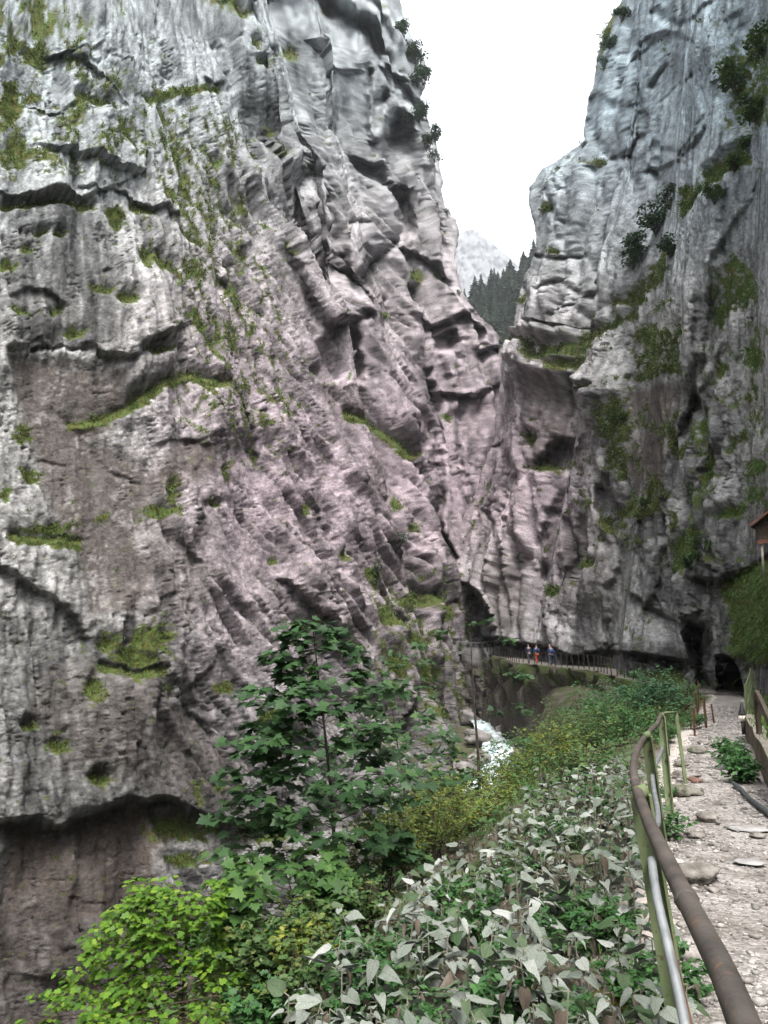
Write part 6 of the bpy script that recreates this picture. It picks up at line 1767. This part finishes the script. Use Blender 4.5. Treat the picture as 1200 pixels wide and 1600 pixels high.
# green herbs growing through them
herb_spots = [(540, 1500), (610, 1470), (640, 1480), (690, 1455), (720, 1440), (760, 1390), (745, 1420), (800, 1360), (830, 1330), (700, 1400), (880, 1420), (905, 1410), (930, 1440), (890, 1460), (760, 1500), (960, 1440), (975, 1520), (1000, 1540), (1040, 1530), (955, 1345), (900, 1300), (930, 1255), (860, 1290), (620, 1540), (560, 1560), (1060, 1500), (1010, 1330), (780, 1570), (860, 1585), (690, 1590), (985, 1290), (850, 1240), (1030, 1240), (1045, 1290)]
for i, (x, y) in enumerate(herb_spots):
    g = ground_hit(x, y, 0.15)
    if g is None: continue
    s_ = 0.16 + 0.016 * g.y * 0.5
    shrub('green_herb', g, s_ * 1.5, s_, 'bright green leafy herb growing up among the dusty plants', herb, LITTLE if i % 3 else OVATE, 0.034 if i % 3 else 0.05, 700 + i, stems=10, twigs=5, per=7, twig_mat=herb, cat='herb', group='green herbs among the dusty plants', r0=0.003)
# broad green plant at the foot of the low wall
for i, (x, y, lab) in enumerate([(1150, 1195, 'lush green leafy plant at the foot of the low wall'), (1140, 1180, 'smaller green plant at the path side of the low wall'), (1160, 1215, 'green nettle like plant beside the pipe end')]):
    g = at_z(x, y + 6, 0.0)
    shrub('wall_plant', g, 0.42, 0.30, lab, herb, OVATE, 0.075, 800 + i, stems=14, twigs=6, per=6, twig_mat=herb, cat='plant', r0=0.004)

# ------------------------------------------------------------------ grass and ground cover
def grass_mesh(name, pts, nrm, size, mat, label, seed, blades=8, hang=0.5, wide=0.09):
    r = np.random.default_rng(seed); n = len(pts)
    P_ = np.repeat(pts, blades, 0); N_ = np.repeat(nrm, blades, 0); S_ = np.repeat(size, blades) * r.uniform(0.6, 1.3, n * blades)
    P_ = P_ + r.normal(0, 0.35, P_.shape) * S_[:, None] * np.array([1, 1, 0.5])
    d = N_ * 0.6 + np.array([0, 0, 0.8]) + r.normal(0, 0.38, P_.shape); d /= np.linalg.norm(d, axis=1, keepdims=True)
    side = np.cross(d, r.normal(0, 1, P_.shape)); side /= np.linalg.norm(side, axis=1, keepdims=True) + 1e-9
    out = N_.copy(); out[:, 2] = 0
    m1 = P_ + d * (S_ * 0.55)[:, None]
    tip = P_ + d * (S_ * 0.85)[:, None] + out * (S_ * 0.35 * hang)[:, None] - np.array([0, 0, 1]) * (S_ * hang * 0.7)[:, None]
    w = (S_ * wide)[:, None] * side
    V_ = np.stack([P_, m1 + w, m1 - w, tip], 1).reshape(-1, 3)
    b = (np.arange(n * blades) * 4)[:, None]
    t = np.concatenate([b + np.array([[0, 1, 2]]), b + np.array([[2, 1, 3]])])
    o = link(name, mesh_np(name, V_, t), mat)
    return setp(o, label, 'grass', kind='stuff')
def wall_grass(P_, N_, G_, S_, pxg, n, seed, sel=None):
    r = np.random.default_rng(seed)
    w = (G_ > 0.55).astype(float)
    if sel is not None: w = w * sel
    idx = np.flatnonzero(w.ravel() > 0)
    idx = r.choice(idx, min(n, len(idx)), replace=False)
    return P_.reshape(-1, 3)[idx], N_.reshape(-1, 3)[idx], (S_.reshape(-1)[idx] * r.uniform(3.5, 8.5, len(idx)))
p_, n_, s_ = wall_grass(PL, NL, GL, SL, None, 14000, 61)
grass_mesh('cliff_grass', p_, n_, s_, grass_m, 'olive grass and moss tufts growing on the ledges of the left cliff', 62, 6, 0.9, 0.11)
fresh = (PR[..., 1] < 45)
p_, n_, s_ = wall_grass(PR, NR, GR, SR, None, 7000, 63, ~fresh)
grass_mesh('cliff_grass', p_, n_, s_, grass_m, 'green grass covering the ramps of the right cliff', 64, 6, 0.8, 0.11)
p_, n_, s_ = wall_grass(PR, NR, GR, SR, None, 5200, 65, fresh)
grass_mesh('cliff_grass', p_, n_, s_ * 1.2, grass_fresh, 'long fresh green grass hanging over the rock right of the tunnel', 66, 6, 1.3, 0.07)
r = np.random.default_rng(67)
def ground_grass(n, ys, ws, size, mat, label, seed, mask=None):
    r = np.random.default_rng(seed)
    Y = np.exp(r.uniform(np.log(ys[0]), np.log(ys[1]), n)); W_ = r.uniform(ws[0], ws[1], n)
    X = path_left(Y) - W_
    if mask is not None:
        k = mask(X, Y); X, Y = X[k], Y[k]
    Z = ground_z(X, Y)
    pts = np.stack([X, Y, Z], 1); nr = np.tile([0, 0, 1.0], (len(X), 1))
    return grass_mesh('grass', pts, nr, size * r.uniform(0.6, 1.3, len(X)) * np.interp(Y, [2, 30], [0.8, 1.6]), mat, label, seed, 6, 0.5, 0.03)
ground_grass(3500, (2.5, 40), (0.25, 2.6), 0.13, grass_fresh, 'thin green grass between the plants along the path verge', 68, lambda X, Y: fbm2(X * 1.1, Y * 1.1, 901, 2) > -0.05)
ground_grass(5000, (10, 60), (2.2, 8), 0.2, grass_m, 'rough olive grass on the steep bank under the bushes', 69)
ground_grass(2600, (7, 26), (-3.2, -1.42), 0.20, grass_fresh, 'green grass on the terrace behind the low wall', 70)
# low leafy ground cover on the bank
def ground_leaves(n, ys, ws, size, leaf, mat, label, seed, h=0.25):
    r = np.random.default_rng(seed)
    Y = np.exp(r.uniform(np.log(ys[0]), np.log(ys[1]), n)); W_ = r.uniform(ws[0], ws[1], n)
    X = path_left(Y) - W_
    k = fbm2(X * 0.7, Y * 0.7, seed, 3) > -0.12; X, Y = X[k], Y[k]
    hh_ = h * r.uniform(0.1, 1, len(X)) * (1 + 1.2 * fbm2(X * 0.9, Y * 0.9, seed + 4, 2)) * np.interp(Y, [4, 30], [0.8, 2.0])
    Z = ground_z(X, Y) + np.maximum(hh_, 0.02)
    a = r.uniform(0, 6.283, len(X))
    Rm = rot_from(np.stack([np.cos(a), np.sin(a), r.normal(-.1, .3, len(X))], 1), np.stack([r.normal(0, .35, len(X)), r.normal(0, .35, len(X)) - .2, np.ones(len(X))], 1))
    V_, F_ = joined(leaf, np.stack([X, Y, Z], 1), Rm, size * r.uniform(0.6, 1.3, len(X)) * np.interp(Y, [4, 30], [0.9, 2.0]))
    o = link('ground_cover', mesh_np('ground_cover', V_, F_), mat)
    return setp(o, label, 'ground cover', kind='stuff')
ground_leaves(9000, (9, 60), (1.0, 9), 0.085, OVATE, olive, 'tangled leafy undergrowth covering the steep bank', 71, 0.5)
ground_leaves(5000, (9, 40), (0.3, 5), 0.07, OVATE, herb, 'fresh green undergrowth along the upper bank', 72, 0.35)
ground_leaves(9000, (3, 9), (2.3, 7), 0.05, OVATE, olive, 'low mixed leaves on the slope below the dusty plants', 73, 0.35)
ground_leaves(2600, (2.6, 12), (0.3, 2.6), 0.045, OVATE, dusty_green, 'small grey green leaves and litter under the dusty plants', 74, 0.10)
ground_leaves(1500, (2.6, 10), (0.25, 2.6), 0.05, OVATE, dry_leaf, 'dry brown leaf litter under the dusty plants', 75, 0.05)
# mossy mound under the handrail
g = ground_hit(960, 1580)
v, f = rock_shape(44, 3, 0.45, 0.2)
o = link('moss_cushion', mesh_np('moss_cushion', v * 0.15, f), noise_mat('golden_moss', (0.045, 0.045, 0.008), (0.12, 0.105, 0.02), 40, 0.95, 1.0, 120, dist=0.02)); o.location = g + Vector((0, 0, 0.02))
setp(o, 'golden green moss cushion on the verge by the near handrail post', 'moss')

# ------------------------------------------------------------------ shrubs and small trees rooted on the cliffs
def wall_point(P_, pxv, pyv):
    qx, qy, dp = project(P_)
    d2 = (qx - pxv) ** 2 + (qy - pyv) ** 2
    c = np.flatnonzero(d2.ravel() < max(36, d2.min() * 1.5))
    i = c[np.argmin(dp.ravel()[c])]
    return P_.reshape(-1, 3)[i], float(dp.ravel()[i])
def cliff_bush(P_, pxv, pyv, rad_px, label, mat, seed, n=700, tall=1.0, group='shrubs rooted on the cliffs', tree=False):
    r = np.random.default_rng(seed)
    p, dp = wall_point(P_, pxv, pyv + rad_px * 0.6 * tall)
    s_ = dp / F_PX; rad = rad_px * s_
    toward = Vector((-p[0], -p[1], 0)).normalized()
    base = Vector(p)
    root = empty('cliff_bush', base); setp(root, label, 'tree' if tree else 'shrub', group)
    mb = MB(); pos, dirs = [], []
    nb = 9
    for k in range(nb):
        a = r.uniform(0, 6.283); rr_ = rad * r.uniform(0.2, 0.75)
        tip = base + toward * (rad * r.uniform(0.15, 0.6)) + Vector((math.cos(a) * rr_, math.sin(a) * rr_ * 0.6, rad * tall * r.uniform(0.3, 1.25)))
        mb.tube([base - toward * 0.1, base.lerp(tip, 0.5) + toward * rad * 0.15, tip], [rad * 0.03, rad * 0.02, rad * 0.008], 5, False)
        m = n // nb; cr_ = rad * r.uniform(0.26, 0.46)
        q = r.normal(0, 1, (m, 3)); q /= np.linalg.norm(q, axis=1, keepdims=True); q *= (cr_ * r.uniform(0.2, 1, (m, 1)) ** 0.5) * np.array([1.15, 1.15, 0.75])
        pos.append(np.array(tip) + q); 
    child(mb, 'trunk', bark_grey, root)
    pos = np.concatenate(pos); m = len(pos); a = r.uniform(0, 6.283, m)
    Rm = rot_from(np.stack([np.cos(a), np.sin(a), r.normal(-.2, .4, m)], 1), np.stack([r.normal(0, .6, m), r.normal(0, .6, m), np.ones(m)], 1))
    V_, F_ = joined(LITTLE, pos - np.array(base), Rm, rad * 0.17 * r.uniform(0.6, 1.4, m))
    link('crown', mesh_np('crown', V_, F_), mat, root)
for i, (w_, x, y, rp_, mt, lab) in enumerate([
        ('R', 1022, 345, 34, 0, 'big dark shrub in the shaded ravine of the right cliff'), ('R', 1002, 385, 32, 0, 'dark shrub low in the ravine of the right cliff'), ('R', 1042, 312, 24, 0, 'upper dark shrub at the head of the ravine'), ('R', 985, 405, 22, 0, 'outermost shrub of the ravine above the grass ramp'), ('R', 1045, 385, 24, 0, 'shrub between the ravine and the grey buttress'),
        ('R', 1150, 125, 36, 1, 'wide leafy shrub high up on the right cliff'), ('R', 1182, 175, 34, 1, 'green shrub below the wide leafy one high on the right cliff'), ('R', 1190, 70, 32, 1, 'topmost green shrub of the right cliff'), ('R', 1112, 305, 22, 1, 'light green shrub on the ledge over the ravine'), ('R', 1142, 252, 24, 1, 'shrub on the slanting ledge under the leafy ones'), ('R', 1165, 225, 20, 1, 'small shrub at the end of the slanting ledge'),
        ('R', 1095, 845, 20, 1, 'light green shrub on the rock above the tunnel hollow'), ('R', 1075, 875, 20, 1, 'shrub hanging beside the rock above the tunnel hollow'), ('R', 1010, 785, 16, 1, 'small shrub in a groove of the right cliff'), ('R', 960, 655, 16, 1, 'shrub on the narrow grass strip of the right cliff'),
        ('R', 952, 62, 16, 0, 'scrubby tree on the skyline of the right cliff'), ('R', 940, 98, 14, 0, 'thin skyline tree below the scrubby one'), ('R', 908, 222, 9, 0, 'tiny bush on the shoulder of the right cliff'), ('R', 968, 22, 16, 0, 'skyline scrub at the very top of the right cliff'),
        ('L', 634, 48, 18, 0, 'uppermost scrub on the left skyline'), ('L', 648, 85, 22, 0, 'dense dark scrub on the left skyline'), ('L', 654, 120, 22, 0, 'dark scrub bulging at the left cliff shoulder'), ('L', 660, 178, 20, 0, 'scrub below the left cliff shoulder'), ('L', 670, 212, 19, 0, 'scrub clinging to the left cliff edge'), ('L', 681, 245, 15, 0, 'small scrub at the notch of the left cliff edge'), ('L', 703, 330, 7, 0, 'lone little bush on the left cliff edge'),
        ('L', 622, 850, 18, 0, 'dark shrub on the left cliff near the slot'), ('L', 596, 890, 14, 0, 'shrub in the groove left of the slot'), ('L', 645, 442, 8, 0, 'tiny shrub on the upper left cliff'), ('L', 722, 455, 7, 0, 'little bush at the brink of the left cliff ridge')]):
    cliff_bush(PR if w_ == 'R' else PL, x, y, rp_, lab, (cliff_leaf, cliff_leaf_l)[mt], 1200 + i, 900 if rp_ > 15 else 350, tree=(w_ == 'R' and x < 970 and y < 120))
# ------------------------------------------------------------------ thin summer haze, one closed box round everything
mb = MB(); mb.box((200, 1650, 1000), (3600, 3700, 2070))
hz = mb.mesh('haze')
hm = bpy.data.materials.new('haze'); hm.use_nodes = True
nt = hm.node_tree; nt.nodes.clear()
pv = nt.nodes.new('ShaderNodeVolumePrincipled'); pv.inputs['Color'].default_value = (0.90, 0.94, 1.0, 1); pv.inputs['Density'].default_value = 0.00017
pv.inputs['Anisotropy'].default_value = 0.2
out = nt.nodes.new('ShaderNodeOutputMaterial'); nt.links.new(pv.outputs[0], out.inputs['Volume'])
setp(link('haze', hz, hm), 'thin pale haze filling the air of the gorge and valley', 'haze', kind='stuff')
